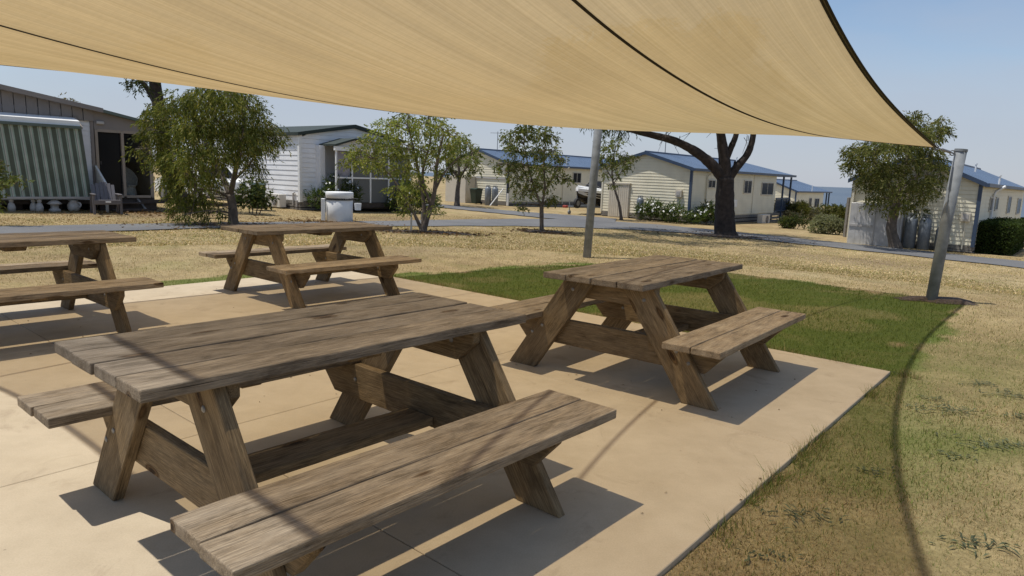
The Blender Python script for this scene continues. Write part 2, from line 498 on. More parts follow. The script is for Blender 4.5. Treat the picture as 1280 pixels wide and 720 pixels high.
def tube(bm, pts, rad, n=8, cap=True):
    pts = [Vector(p) for p in pts]
    rad = rad if hasattr(rad, '__len__') else [rad] * len(pts)
    rings = []; ref = None
    for i, p in enumerate(pts):
        d = (pts[min(i + 1, len(pts) - 1)] - pts[max(i - 1, 0)]).normalized()
        if ref is None:
            ref = Vector((1, 0, 0)) if abs(d.x) < .8 else Vector((0, 1, 0))
        a = d.cross(ref).normalized(); b = a.cross(d).normalized(); ref = b
        rings.append([bm.verts.new(p + (a * math.cos(2 * math.pi * k / n) + b * math.sin(2 * math.pi * k / n)) * rad[i]) for k in range(n)])
    for r0, r1 in zip(rings[:-1], rings[1:]):
        for k in range(n): bm.faces.new((r0[k], r0[(k + 1) % n], r1[(k + 1) % n], r1[k]))
    if cap:
        bm.faces.new(rings[0][::-1]); bm.faces.new(rings[-1])
    return bm
def lathe(bm, prof, n=20, c=(0, 0)):
    rings = []
    for r, z in prof:
        rings.append([bm.verts.new((c[0] + r * math.cos(2 * math.pi * k / n), c[1] + r * math.sin(2 * math.pi * k / n), z)) for k in range(n)])
    for r0, r1 in zip(rings[:-1], rings[1:]):
        for k in range(n): bm.faces.new((r0[k], r0[(k + 1) % n], r1[(k + 1) % n], r1[k]))
    bm.faces.new(rings[0][::-1]); bm.faces.new(rings[-1])
    return bm
def np_mesh(name, verts, faces, mat, tint=None, smooth=False):
    """verts (n,3), faces (m,k) arrays -> mesh; tint: per-vertex rgb"""
    me = bpy.data.meshes.new(name)
    k = faces.shape[1]
    me.vertices.add(len(verts)); me.vertices.foreach_set('co', np.ascontiguousarray(verts, np.float32).ravel())
    me.loops.add(faces.size); me.loops.foreach_set('vertex_index', np.ascontiguousarray(faces, np.int32).ravel())
    me.polygons.add(len(faces)); me.polygons.foreach_set('loop_start', np.arange(0, faces.size, k, dtype=np.int32))
    me.update(calc_edges=True)
    if tint is not None:
        a = me.attributes.new('tint', 'FLOAT_COLOR', 'POINT')
        a.data.foreach_set('color', np.ascontiguousarray(np.c_[tint, np.ones(len(tint))], np.float32).ravel())
    me.materials.append(mat)
    if smooth: me.polygons.foreach_set('use_smooth', np.ones(len(faces), bool))
    return me

# ------------------------------------------------------------------ ground, road, sea
SHADE = np.array([(5.75, 8.65), (4.65, 9.68), (3.6, 10.7), (2.3, 11.5), (1.11, 11.25), (0, 10.5), (-.92, 9.7), (-1.8, 9.0), (-2.1, 9.5), (0, 7.5), (2.9, 5.08)])
def inside(x, y, poly):
    r = np.zeros(np.shape(x), bool)
    n = len(poly)
    for i in range(n):
        x0, y0 = poly[i]; x1, y1 = poly[(i + 1) % n]
        c = ((y0 > y) != (y1 > y)) & (x < (x1 - x0) * (y - y0) / (y1 - y0 + 1e-12) + x0)
        r ^= c
    return r
def vnoise(x, y, sc, seed=0):
    """cheap smooth value noise, 0..1"""
    x = np.asarray(x) * sc + seed * 17.3; y = np.asarray(y) * sc + seed * 7.9
    xi, yi = np.floor(x), np.floor(y); fx, fy = x - xi, y - yi
    fx = fx * fx * (3 - 2 * fx); fy = fy * fy * (3 - 2 * fy)
    def hsh(i, j):
        s = np.sin(i * 127.1 + j * 311.7 + seed * 74.7) * 43758.5453
        return s - np.floor(s)
    return (hsh(xi, yi) * (1 - fx) + hsh(xi + 1, yi) * fx) * (1 - fy) + (hsh(xi, yi + 1) * (1 - fx) + hsh(xi + 1, yi + 1) * fx) * fy
def green_mask(x, y):
    x = np.asarray(x, float); y = np.asarray(y, float)
    s, w = patio_sw(x, y)
    jx = x + .4 * (vnoise(x, y, 2.2, 3) - .5) + .3 * (vnoise(x, y, 7, 13) - .5); jy = y + .4 * (vnoise(x, y, 2.2, 5) - .5) + .3 * (vnoise(x, y, 7, 15) - .5)
    g = inside(jx, jy, SHADE).astype(float) * (.72 + .28 * (vnoise(x, y, 1.4, 8) > .3))
    # lush edge along the far left side of the slab
    strip = ((w > 6.8) & (w < 7.2 + .3 * vnoise(x, y, 1.5, 2)) & (s > -.6) & (s < 9))
    g = np.maximum(g, strip * .9)
    # olive half-green lawn right of the shade, thinning away from the slab
    half = np.clip(1 - np.abs(s - 0.0) / 4.5, 0, 1) * np.clip(1 - (-w) / 4.2, 0, 1) * (w < 0)
    g = np.maximum(g, half * (.20 + .22 * vnoise(x, y, 1.1, 4) + .22 * vnoise(x, y, 5, 24)))
    near = (w < .02) & (w > -1.6) & (s > -.4)
    g = np.maximum(g, near * np.clip(1.15 * vnoise(x, y, 1.9, 9) - .50 + .25 * np.clip(1 + w, 0, 1), 0, .8))
    return np.clip(g, 0, 1)
def axis_lines(fine0, fine1, step, lo, hi):
    a = list(np.arange(fine0, fine1, step))
    st, p = step, fine0
    left = []
    while p > lo:
        st *= 1.12; p -= st; left.append(p)
    st, p = step, a[-1]
    right = []
    while p < hi:
        st *= 1.12; p += st; right.append(p)
    return np.array(left[::-1] + a + right)
gx = axis_lines(-6, 9, .14, -9000, 9000); gy = axis_lines(-2, 14, .14, -2000, 12000)
X, Y = np.meshgrid(gx, gy)
Z = Gz(X, Y) - .025 + .012 * (vnoise(X, Y, 1.7, 1) - .5)
nY, nX = X.shape
idx = np.arange(nX * nY).reshape(nY, nX)
faces = np.stack([idx[:-1, :-1], idx[:-1, 1:], idx[1:, 1:], idx[1:, :-1]], -1).reshape(-1, 4)
Z = np.maximum(Z, -9)
gme = np_mesh('ground', np.c_[X.ravel(), Y.ravel(), Z.ravel()], faces, M['ground'], smooth=True)
ga = gme.attributes.new('green', 'FLOAT', 'POINT')
ga.data.foreach_set('value', green_mask(X, Y).ravel().astype(np.float32))
ground = link(bpy.data.objects.new('ground', gme)); ground['kind'] = 'structure'

sv = np.array([(-30000, 120, -2.6), (40000, 120, -2.6), (40000, 40000, -2.6), (-30000, 40000, -2.6)], float)
sea = link(bpy.data.objects.new('sea', np_mesh('sea', sv, np.array([[0, 1, 2, 3]]), M['water']))); sea['kind'] = 'structure'

def ribbon(name, far, near, mat, dz, n=90):
    def rs(p):
        p = np.array(p, float); d = np.r_[0, np.cumsum(np.hypot(*np.diff(p, axis=0).T))]; t = np.linspace(0, d[-1], n)
        q = np.c_[np.interp(t, d, p[:, 0]), np.interp(t, d, p[:, 1])]
        for _ in range(12): q[1:-1] = .5 * q[1:-1] + .25 * (q[:-2] + q[2:])
        return q
    a, b = rs(far), rs(near)
    mcol = 9
    V = []
    for i in range(n):
        for j in range(mcol):
            t = j / (mcol - 1); q = a[i] * (1 - t) + b[i] * t
            wob = .12 * math.sin(i * 1.7 + j) if j in (0, mcol - 1) else 0
            q = q + (b[i] - a[i]) / (np.hypot(*(b[i] - a[i])) + 1e-9) * wob * (1 if j else -1)
            V.append((q[0], q[1], float(Gz(q[0], q[1])) + dz))
    F = [(i * mcol + j, i * mcol + j + 1, (i + 1) * mcol + j + 1, (i + 1) * mcol + j) for i in range(n - 1) for j in range(mcol - 1)]
    o = link(bpy.data.objects.new(name, np_mesh(name, np.array(V), np.array(F), mat))); o['kind'] = 'structure'
    return o
ribbon('road', [(-22, 4), (-10.87, 14.52), (-8.5, 17.55), (-7.0, 20.3), (-2.64, 26.5), (.9, 31.0), (3.2, 33.0), (5.5, 32.9), (8.9, 30.6), (11.96, 27.29), (15.65, 23.6), (24, 14.5)],
       [(-20, 2), (-9.57, 12.78), (-7.31, 15.2), (-5.5, 18.0), (-2.33, 23.43), (.5, 25.6), (2.67, 26.8), (5.0, 27.4), (7.9, 26.8), (10.66, 24.29), (13.85, 20.95), (22, 12.2)], M['asphalt'], .0)
ribbon('side_road', [(-12, 44), (-4.3, 40.3), (.68, 36.6), (2.6, 36.5), (5.2, 35.2)], [(-11, 40), (-3.92, 36.4), (-.13, 33.2), (1.6, 31.6), (4.5, 31.2)], M['asphalt'], .006, 60)

# ------------------------------------------------------------------ patio
patio = bpy.data.objects.new('patio', None); link(patio); patio['kind'] = 'structure'
patio.location = (PC[0], PC[1], 0)
SJ = [0, 2.09, 4.18, 6.27, 8.4]; WJ = [0, 2.35, 4.7, 6.85]
for i in range(4):
    for j in range(3):
        g = .002
        cs = [(-PE1 * s + PE2 * w) for s, w in ((SJ[i] + g, WJ[j] + g), (SJ[i + 1] - g, WJ[j] + g), (SJ[i + 1] - g, WJ[j + 1] - g), (SJ[i] + g, WJ[j + 1] - g))]
        bm = B(); prism(bm, [tuple(c) for c in cs][::-1], -.12, 0, 'z')
        bevel(bm, .003, 1)
        obj('panel', bm, M['concrete'], patio)

# ------------------------------------------------------------------ grass blades (stuff)
def blades(n, sampler, hlo, hhi, wlo, whi, name, colf):
    x, y = sampler(n)
    n = len(x)
    z = Gz(x, y) - .03
    a = rng.uniform(0, 2 * np.pi, n); hgt = rng.uniform(hlo, hhi, n); wd = rng.uniform(wlo, whi, n)
    lean = rng.normal(0, .75, n) * hgt; la = rng.uniform(0, 2 * np.pi, n)
    hgt, wd, col = colf(x, y, hgt, wd)
    p = np.c_[x, y, z]
    dx = np.c_[np.cos(a) * wd, np.sin(a) * wd, np.zeros(n)]
    tip = p + np.c_[np.cos(la) * lean, np.sin(la) * lean, hgt]
    V = np.empty((n, 3, 3)); V[:, 0] = p - dx; V[:, 1] = p + dx; V[:, 2] = tip
    me = np_mesh(name, V.reshape(-1, 3), np.arange(3 * n).reshape(-1, 3), M['blade'], np.repeat(col, 3, 0))
    o = link(bpy.data.objects.new(name, me)); o['kind'] = 'stuff'
    return o
def sample_area(n):
    # visible lawn, denser near the camera
    d = 1.6 + 13.5 * rng.random(n) ** 1.9; th = rng.uniform(R(-50), R(46), n)
    x, y = d * np.sin(th), d * np.cos(th)
    s, w = patio_sw(x, y)
    ok = ~((s > .0) & (s < 8.4) & (w > .0) & (w < 6.85)) & (y > .8)
    return x[ok], y[ok]
STR = np.array(STRAW); GRN = np.array(GREEN)
def grass_col(x, y, h_, w_):
    n = len(x); g = green_mask(x, y); isg = rng.random(n) < g
    t = rng.random((n, 1)); dry = STR[0] * (1 - t) + STR[2] * t
    ol = rng.random(n) < .20 + .45 * np.clip(vnoise(x, y, .8, 6) * .6 + vnoise(x, y, 4.5, 7) * .7 - .5, 0, 1)
    dry[ol] = np.array([.20, .20, .058]) * rng.uniform(.8, 1.25, (ol.sum(), 1))
    br = rng.random(n) < .15
    dry[br] *= .55
    s_, w_2 = patio_sw(x, y)
    soil = (w_2 < .1) & (w_2 > -1.5 + .6 * vnoise(x, y, 2.0, 21)) & (s_ > .1)
    dry[soil] *= np.array([.74, .67, .60])
    grn = GRN[0] * (1 - t) + GRN[2] * t
    d = np.hypot(x, y)
    h2 = h_ * np.where(isg, 1.25, .85) * np.clip(.75 + d * .03, .8, 1.15)
    w2 = w_ * np.clip(.55 + d * .13, .6, 2.3)
    return h2, w2, np.where(isg[:, None], grn, dry) * rng.uniform(.62, 1.32, (n, 1))
blades(420000, sample_area, .012, .034, .0011, .0023, 'lawn_grass', grass_col)
def sample_far(n):
    d = 13.0 + 17 * rng.random(n) ** 1.3; th = rng.uniform(R(-41), R(40), n)
    x, y = d * np.sin(th), d * np.cos(th)
    ok = np.ones(n, bool)
    for mx, my, ra, rb in ((-7.1, 17.35, 1.7, .7), (-2.1, 17.2, 1.3, .55), (.95, 23.15, .9, .5), (8.25, 26.7, 1.5, .9)):
        ok &= (((x - mx) / ra) ** 2 + ((y - my) / rb) ** 2 > .8 + .5 * vnoise(x, y, 3, 2))
    return x[ok], y[ok]
def far_col(x, y, h_, w_):
    h2, w2, c = grass_col(x, y, h_, w_)
    c = c * (1.0 + .5 * vnoise(x, y, .35, 14))[:, None]
    dirt = (y - 15.5 > (x + 8.5) * 1.02 + 3.0) & (x < 1)
    c[dirt] *= np.array([.74, .66, .62])
    return h_ * .6, w_, c
blades(150000, sample_far, .025, .06, .006, .013, 'far_lawn_grass', far_col)
# ragged tufts along the slab's right-hand and back edges
def edge_sample(n):
    k = n // 2
    s1 = rng.uniform(-.3, 7.5, k); w1 = -np.abs(rng.normal(0, .05, k)) + .012
    w2 = rng.uniform(-.2, 6.9, n - k); s2 = -np.abs(rng.normal(0, .05, n - k)) + .012
    s = np.r_[s1, s2]; w = np.r_[w1, w2]
    keep = vnoise(s * 3, w * 3, 1.6, 12) > np.r_[np.full(k, .52), np.full(n - k, .35)]
    s, w = s[keep], w[keep]
    p = PC - PE1 * s[:, None] + PE2 * w[:, None]
    return p[:, 0], p[:, 1]
def edge_col(x, y, h_, w_):
    n = len(x); t = rng.random((n, 1)); c = GRN[0] * (1 - t) + GRN[2] * t
    dr = rng.random(n) < .4; c[dr] = STR[0] * rng.uniform(.6, 1.1, (dr.sum(), 1))
    return h_, w_, c
blades(13000, edge_sample, .03, .085, .0012, .0024, 'edge_grass', edge_col)

# flat weeds in the lawn
def gpt(px, py):
    v = ray(px, py); t = -CH / v[2]; return v[0] * t, v[1] * t
WV, WC = [], []
for px, py, r in ((1003, 641, .10), (1185, 510, .13), (1237, 552, .13), (1225, 478, .09), (1262, 490, .12), (1165, 495, .07), (1220, 676, .10), (1276, 518, .08), (1124, 464, .05), (1195, 566, .07), (1090, 585, .06), (1150, 505, .05), (960, 690, .06)):
    x, y = gpt(px, py)
    n = int(46 * (r / .12)); z = float(Gz(x, y)) - .014
    a = rng.uniform(0, 2 * np.pi, n); L = r * rng.uniform(.3, .75, n); w = rng.uniform(.003, .006, n)
    o2 = rng.normal(0, 1, (n, 2)) * np.array([r * .8, r * .4])
    base = np.c_[x + o2[:, 0], y + o2[:, 1], np.full(n, z)]
    d = np.c_[np.cos(a), np.sin(a), np.zeros(n)]; pz = np.c_[-np.sin(a), np.cos(a), np.zeros(n)]; up = np.array([0, 0, 1.])
    V = np.empty((n, 4, 3)); V[:, 0] = base
    m = base + d * (L * .55)[:, None] + up * (L * .14)[:, None]
    V[:, 1] = m + pz * w[:, None]; V[:, 3] = m - pz * w[:, None]; V[:, 2] = base + d * L[:, None] + up * (L * .06)[:, None]
    WV.append(V.reshape(-1, 3)); WC.append(np.repeat(np.array([.085, .098, .055]) * rng.uniform(.6, 1.5, (n, 1)), 4, 0))
WV = np.concatenate(WV)
wd = link(bpy.data.objects.new('weeds', np_mesh('weeds', WV, np.arange(len(WV)).reshape(-1, 4), M['blade'], np.concatenate(WC)))); wd['kind'] = 'stuff'

nb = 150
sb, wb = rng.uniform(0, 7, nb), rng.uniform(0, 6.8, nb)
pb_ = PC - PE1 * sb[:, None] + PE2 * wb[:, None]
ab_ = rng.uniform(0, 6.28, nb); Lb_ = rng.uniform(.004, .014, nb)
db_ = np.c_[np.cos(ab_), np.sin(ab_), np.zeros(nb)]; qb_ = np.c_[-np.sin(ab_), np.cos(ab_), np.zeros(nb)]
Vb = np.empty((nb, 4, 3)); c0 = np.c_[pb_, np.full(nb, .004)]
Vb[:, 0] = c0 - db_ * Lb_[:, None]; Vb[:, 1] = c0 + qb_ * (Lb_ * .4)[:, None] + np.array([0, 0, .004]); Vb[:, 2] = c0 + db_ * Lb_[:, None]; Vb[:, 3] = c0 - qb_ * (Lb_ * .4)[:, None]
lb = link(bpy.data.objects.new('leaf_crumbs', np_mesh('leaf_crumbs', Vb.reshape(-1, 3), np.arange(4 * nb).reshape(-1, 4), M['blade'], np.repeat(np.array([.10, .065, .035]) * rng.uniform(.4, 1.6, (nb, 1)), 4, 0)))); lb['kind'] = 'stuff'

# ------------------------------------------------------------------ picnic tables
TL, TW, TH, TT = 1.665, .748, .74, .04
BI, BO, BZ = .515, .880, .42
FO, FI, FB = .612, .568, .524           # frame: outer face, leg/beam face, inner face of the cross beam
def plank_mesh(name, L, Wd, T, mat, seed):
    r = random.Random(seed)
    bm = B(); n = 10
    rows = []
    for i in range(n + 1):
        x = -L / 2 + L * i / n
        wy = r.uniform(-.0012, .0012); wz = r.uniform(-.0015, .0015)
        rows.append([bm.verts.new((x, y * Wd / 2 + wy, z * T / 2 + wz)) for y, z in ((-1, -1), (1, -1), (1, 1), (-1, 1))])
    for a, b in zip(rows[:-1], rows[1:]):
        for k in range(4): bm.faces.new((a[k], a[(k + 1) % 4], b[(k + 1) % 4], b[k]))
    bm.faces.new(rows[0][::-1]); bm.faces.new(rows[-1])
    bmesh.ops.recalc_face_normals(bm, faces=bm.faces)
    sharp = [e for e in bm.edges if e.calc_face_angle(0) > .8]
    bmesh.ops.bevel(bm, geom=sharp, offset=.005, segments=2, affect='EDGES', profile=.5)
    return mesh_from_bm(name, bm, mat)
TOPM = [plank_mesh('tabletop_plank', TL, .1785, TT, M['top'], k) for k in range(2)]
SEATM = [plank_mesh('bench_plank', TL, .1788, TT, M['seat'], k + 5) for k in range(2)]
FR = {}
def grain_part(name, poly, u0, u1, gdir, mat, parent, bev=.004):
    """board lying in the (v, z) plane, thickness u0..u1; its local x axis runs along the grain"""
    c = np.mean(np.array(poly), 0)
    g = Vector((0, gdir[0], gdir[1])).normalized(); t = Vector((1, 0, 0)); s = t.cross(g)
    bm = B()
    pts = [((q[0] - c[0]) * g.y + (q[1] - c[1]) * g.z, (q[0] - c[0]) * s.y + (q[1] - c[1]) * s.z) for q in poly]
    prism(bm, pts, -(u1 - u0) / 2, (u1 - u0) / 2, 'z')
    bmesh.ops.recalc_face_normals(bm, faces=bm.faces)
    bevel(bm, bev, 1)
    o = obj(name, bm, mat, parent)
    m = Matrix.Identity(4)
    for i in range(3): m[i][0] = g[i]; m[i][1] = s[i]; m[i][2] = t[i]
    m[0][3], m[1][3], m[2][3] = (u0 + u1) / 2, c[0], c[1]
    o.matrix_local = m
    FR[o.name] = m
    return o
def make_table():
    t = thing('picnic_table', '', 'picnic table', group='matching timber picnic tables on the concrete patio')
    pitch = .1872
    for k in range(4):
        o = link(bpy.data.objects.new('tabletop_plank', TOPM[k % 2]), t)
        o.location = ((.002, -.003, .003, 0)[k], (1.5 - k) * pitch, TH - TT / 2 + (.0, .0015, -.001, .001)[k])
        if k in (1, 2): o.rotation_euler = (0, 0, math.pi)
    for sg in (-1, 1):
        for k, vv in enumerate((BI + .0895, BO - .0895)):
            o = link(bpy.data.objects.new('bench_plank', SEATM[k]), t)
            o.location = ((.004, -.003)[k], -sg * vv, BZ - TT / 2)
            if sg > 0: o.rotation_euler = (0, 0, math.pi)
    zt, zb = TH - TT - .001, BZ - TT - .001
    for fu in (-1, 1):
        a, b = (fu * FI, fu * FO) if fu > 0 else (fu * FO, fu * FI)
        for sv in (-1, 1):
            leg = grain_part('leg', [(sv * .573, 0), (sv * .803, 0), (sv * .325, zt), (sv * .09, zt)], a, b, (sv * -.483, zt), M['leg'], t)
            for (bv, bz) in ((.27, .61), (.515, .32), (.60, .26)):
                bm = B(); lathe(bm, [(.0005, 0), (.012, 0), (.012, .002), (.008, .005), (.0005, .006)], 10)
                bo = obj('bolt', bm, M['bolt'], leg)
                mw = Matrix.Translation((fu * FO, sv * bv, bz)) @ Matrix.Rotation(fu * R(90), 4, 'Y')
                bo.matrix_parent_inverse = Matrix.Identity(4); bo.matrix_local = FR[leg.name].inverted() @ mw
        a, b = (fu * FB, fu * FI - .0015) if fu > 0 else (fu * FI + .0015, fu * FB)
        beam = grain_part('cross_beam', [(-.80, zb), (.80, zb), (.80, .325), (.685, .20), (-.685, .20), (-.80, .325)], a, b, (1, 0), M['leg'], t)
        for sv in (-1, 1):
            bm = B(); lathe(bm, [(.0005, 0), (.012, 0), (.012, .002), (.008, .005), (.0005, .006)], 10)
            bo = obj('bolt', bm, M['bolt'], beam)
            bo.matrix_local = FR[beam.name].inverted() @ Matrix.Translation((fu * FB, sv * .5, .30)) @ Matrix.Rotation(-fu * R(90), 4, 'Y')
        cl = grain_part('top_cleat', [(-.335, zt), (.335, zt), (.335, .645), (.235, .555), (-.235, .555), (-.335, .645)], a, b, (1, 0), M['leg'], t)
        for sv in (-1, 1):
            bm = B(); lathe(bm, [(.0005, 0), (.012, 0), (.012, .002), (.008, .005), (.0005, .006)], 10)
            bo = obj('bolt', bm, M['bolt'], cl)
            bo.matrix_local = FR[cl.name].inverted() @ Matrix.Translation((fu * FB, sv * .2, .64)) @ Matrix.Rotation(-fu * R(90), 4, 'Y')
    grain_part('top_batten', [(-.32, zt), (.32, zt), (.28, zt - .038), (-.28, zt - .038)], -.07, .07, (1, 0), M['leg'], t)
    for sv in (-1, 1):
        grain_part('bench_batten', [(sv * (BI + .05), zb), (sv * (BO - .07), zb), (sv * (BO - .08), zb - .025), (sv * (BI + .06), zb - .025)], -.05, .05, (1, 0), M['leg'], t)
    st = link(bpy.data.objects.new('stretcher', plank_mesh('stretcher', 2 * FB - .006, .19, .04, M['leg'], 77)), t)
    st.location = (0, 0, .235)
    return t
TABLES = [((-.753, 2.697, 0), .859, 'large weathered picnic table nearest the camera, its tabletop end in full sun'),
          ((1.007, 4.97, 0), .907, 'picnic table at the right of the patio beside the green grass'),
          ((-2.216, 7.507, 0), .86, 'picnic table at the back corner of the slab, behind the nearest table'),
          ((-3.988, 5.364, 0), .86, 'picnic table at the left edge of the patio, cut off by the frame')]
t0 = make_table()
for i, (loc, a, lab) in enumerate(TABLES):
    t = t0 if i == 0 else copy_tree(t0)
    t.location = loc; t.rotation_euler = (0, 0, a); t['label'] = lab

# ------------------------------------------------------------------ shade sail
SK = .335
def resample(poly, n):
    poly = np.array(poly, float); d = np.r_[0, np.cumsum(np.hypot(*np.diff(poly, axis=0).T))]; d /= d[-1]
    t = np.linspace(0, 1, n); e = np.c_[np.interp(t, d, poly[:, 0]), np.interp(t, d, poly[:, 1])]
    for _ in range(int(20 * (n / 41) ** 2)): e[1:-1] = .5 * e[1:-1] + .25 * (e[:-2] + e[2:])
    return e
E_RN = [(5.75, 8.65), (3.89, 6.4), (2.96, 5.07), (2.31, 4.03), (2.03, 3.51), (1.75, 2.93), (1.53, 2.44), (1.46, 2.28), (1.2, 1.5), (1.0, .6)]
E_RB = [(5.75, 8.65), (4.65, 9.68), (3.5, 10.65), (2.3, 11.6)]
E_BL = [(2.3, 11.6), (1.11, 11.15), (0, 10.4), (-.92, 9.6), (-1.8, 8.75), (-2.67, 7.86), (-3.33, 7.05), (-4.04, 6.32), (-4.43, 5.84), (-5.2, 4.9)]
E_NL = [(1.0, .6), (.3, 1.05), (-.37, 1.66), (-1.24, 2.45), (-1.9, 3.07), (-3.13, 4.07), (-5.2, 4.9)]
def sail_surface(n):
    zR, zB, zL, zN = 1.888, 2.688, 2.148, 3.814
    t = np.linspace(0, 1, n)
    def ed(poly, za, zb, s):
        p = resample(poly, n); z = za + (zb - za) * t + s * 4 * t * (1 - t)
        return np.c_[p[:, 0] - SK * z, p[:, 1] - SK * .05 * z, z]
    a, b, c, d = ed(E_RN, zR, zN, -.244), ed(E_BL, zB, zL, -.123), ed(E_RB, zR, zB, -.092), ed(E_NL, zN, zL, -.271)
    U = t[:, None, None]; V = t[None, :, None]
    S = (1 - V) * a[:, None, :] + V * b[:, None, :] + (1 - U) * c[None] + U * d[None]
    S = S - ((1 - U) * (1 - V) * a[0] + U * (1 - V) * a[-1] + (1 - U) * V * b[0] + U * V * b[-1])
    S[:, :, 2] += -.304 * 16 * t[:, None] * (1 - t[:, None]) * t[None] * (1 - t[None])
    return S
NS = 81
S = sail_surface(NS)
sail = thing('shade_sail', 'tan shade sail stretched on galvanised posts above the picnic tables', 'shade sail', (0, 0, 0))
seam_rows = [0, int(.2 * (NS - 1)), int(.73 * (NS - 1)), NS - 1]
def sail_panel(j0, j1):
    idx = np.arange(NS * (j1 - j0 + 1)).reshape(NS, j1 - j0 + 1)
    F = np.stack([idx[:-1, :-1], idx[:-1, 1:], idx[1:, 1:], idx[1:, :-1]], -1).reshape(-1, 4)
    me = np_mesh('fabric_panel', S[:, j0:j1 + 1].reshape(-1, 3), F, M['sail'], smooth=True)
    uvl = me.uv_layers.new(name='UVMap')
    uu, vv = np.meshgrid(np.linspace(0, 1, NS), np.arange(j0, j1 + 1) / (NS - 1), indexing='ij')
    uvs = np.c_[uu.ravel(), vv.ravel()]
    li = np.empty(len(me.loops), np.int32); me.loops.foreach_get('vertex_index', li)
    uvl.data.foreach_set('uv', uvs[li].astype(np.float32).ravel())
    return link(bpy.data.objects.new('fabric_panel', me), sail)
for j0, j1 in zip(seam_rows[:-1], seam_rows[1:]): sail_panel(j0, j1)
def strap(name, pts, w, t, side, mat):
    """flat band following pts, width along side vectors"""
    bm = B(); rings = []
    for p, s_, nn in zip(pts, *side):
        p, s_, nn = Vector(p), Vector(s_).normalized() * w / 2, Vector(nn).normalized() * t / 2
        rings.append([bm.verts.new(p + a * s_ + b * nn) for a, b in ((-1, -1), (1, -1), (1, 1), (-1, 1))])
    for a, b in zip(rings[:-1], rings[1:]):
        for k in range(4): bm.faces.new((a[k], a[(k + 1) % 4], b[(k + 1) % 4], b[k]))
    bm.faces.new(rings[0][::-1]); bm.faces.new(rings[-1])
    return obj(name, bm, mat, sail)
dU = np.gradient(S, axis=0); dV = np.gradient(S, axis=1); NN = np.cross(dU, dV)
for j in seam_rows[1:-1]:
    side = np.cross(NN[:, j], dU[:, j])
    strap('seam', S[:, j] + NN[:, j] / np.linalg.norm(NN[:, j], axis=1)[:, None] * .004, .024, .003, (side, NN[:, j]), M['doubled'])
for pts, tang, nn in ((S[:, 0], dU[:, 0], NN[:, 0]), (S[:, -1], dU[:, -1], NN[:, -1]), (S[0], dV[0], NN[0]), (S[-1], dV[-1], NN[-1])):
    strap('edge_hem', pts, .042, .005, (np.cross(nn, tang), nn), M['doubled']); strap('edge_cable', pts, .009, .009, (np.cross(nn, tang), nn), M['webbing'])
def post(name, base, top, r, label):
    d = Vector(top) - Vector(base)
    t = thing(name, label, 'post', base, group='galvanised posts holding the shade sail')
    bm = B(); tube(bm, [(0, 0, -.3), d * .5, d], r, 20); o = obj('pole', bm, M['steel'], t, True)
    bm = B(); tube(bm, [d - d.normalized() * .02, d + d.normalized() * .012], r + .006, 20); obj('cap', bm, M['steel'], t)
    return t
cR = Vector(S[0, 0]); cB = Vector(S[0, -1])
pr_base, pr_top = (5.33, 8.67, 0), (5.46, 8.67, 1.87)
pr = post('sail_post', pr_base, pr_top, .066, 'leaning galvanised post on the lawn holding the right corner of the sail')
pb_base = (1.3, 12.17, 0); pb_top = (1.42, 12.3, 2.78)
pb = post('sail_post', pb_base, pb_top, .072, 'upright galvanised post behind the tables, rising out of sight behind the sail')
def shackle(c, top, r, post_t):
    # eye bolt on the post, then a turnbuckle, belonging to the sail
    d = (Vector(top) - c); L = d.length
    bm = B(); tube(bm, [c, c + d * .25, c + d * .3], [.008, .008, .014], 6); tube(bm, [c + d * .3, c + d * .7], .017, 8); tube(bm, [c + d * .7, c + d * .97], .009, 6)
    obj('turnbuckle', bm, M['bolt'], sail)
    bm = B()
    n = 12
    tube(bm, [c + Vector((.03 * math.cos(k * math.pi / 6), 0, .03 * math.sin(k * math.pi / 6))) for k in range(13)], .006, 6); obj('corner_ring', bm, M['bolt'], sail)
    e = Vector(top) - Vector(post_t.location)
    bm = B(); tube(bm, [e - d.normalized() * .04, e + d.normalized() * .07], .009, 8)
    tube(bm, [e + Vector((.03 * math.cos(k * math.pi / 6), 0, .03 * math.sin(k * math.pi / 6))) - d.normalized() * .05 for k in range(13)], .007, 6); obj('eye_bolt', bm, M['bolt'], post_t)
shackle(cR, Vector(pr_top) + Vector((-.06, 0, -.05)), .05, pr)
shackle(cB, Vector(pb_top) + Vector((0, -.07, -.08)), .05, pb)
# mulch round the right-hand post
def mulch(x, y, rx, ry, ang=0):
    n = 26; V = [(x, y, float(Gz(x, y)) + .03)]
    for ring, f in ((1, .55), (2, 1)):
        for k in range(n):
            a = 2 * math.pi * k / n; w = f * (1 + .22 * math.sin(3 * a + x) + .13 * math.sin(7 * a + y))
            px, py = x + rx * w * math.cos(a), y + ry * w * math.sin(a)
            V.append((px, py, float(Gz(px, py)) + (.02 if ring == 1 else -.022)))
    F = [(0, 1 + k, 1 + (k + 1) % n) for k in range(n)]
    F2 = [(1 + k, 1 + n + k, 1 + n + (k + 1) % n, 1 + (k + 1) % n) for k in range(n)]
    me = bpy.data.meshes.new('mulch_bed'); me.from_pydata(V, [], F + F2); me.materials.append(M['mulch'])
    o = link(bpy.data.objects.new('mulch_bed', me)); o['kind'] = 'structure'
mulch(5.5, 8.72, .5, .22)
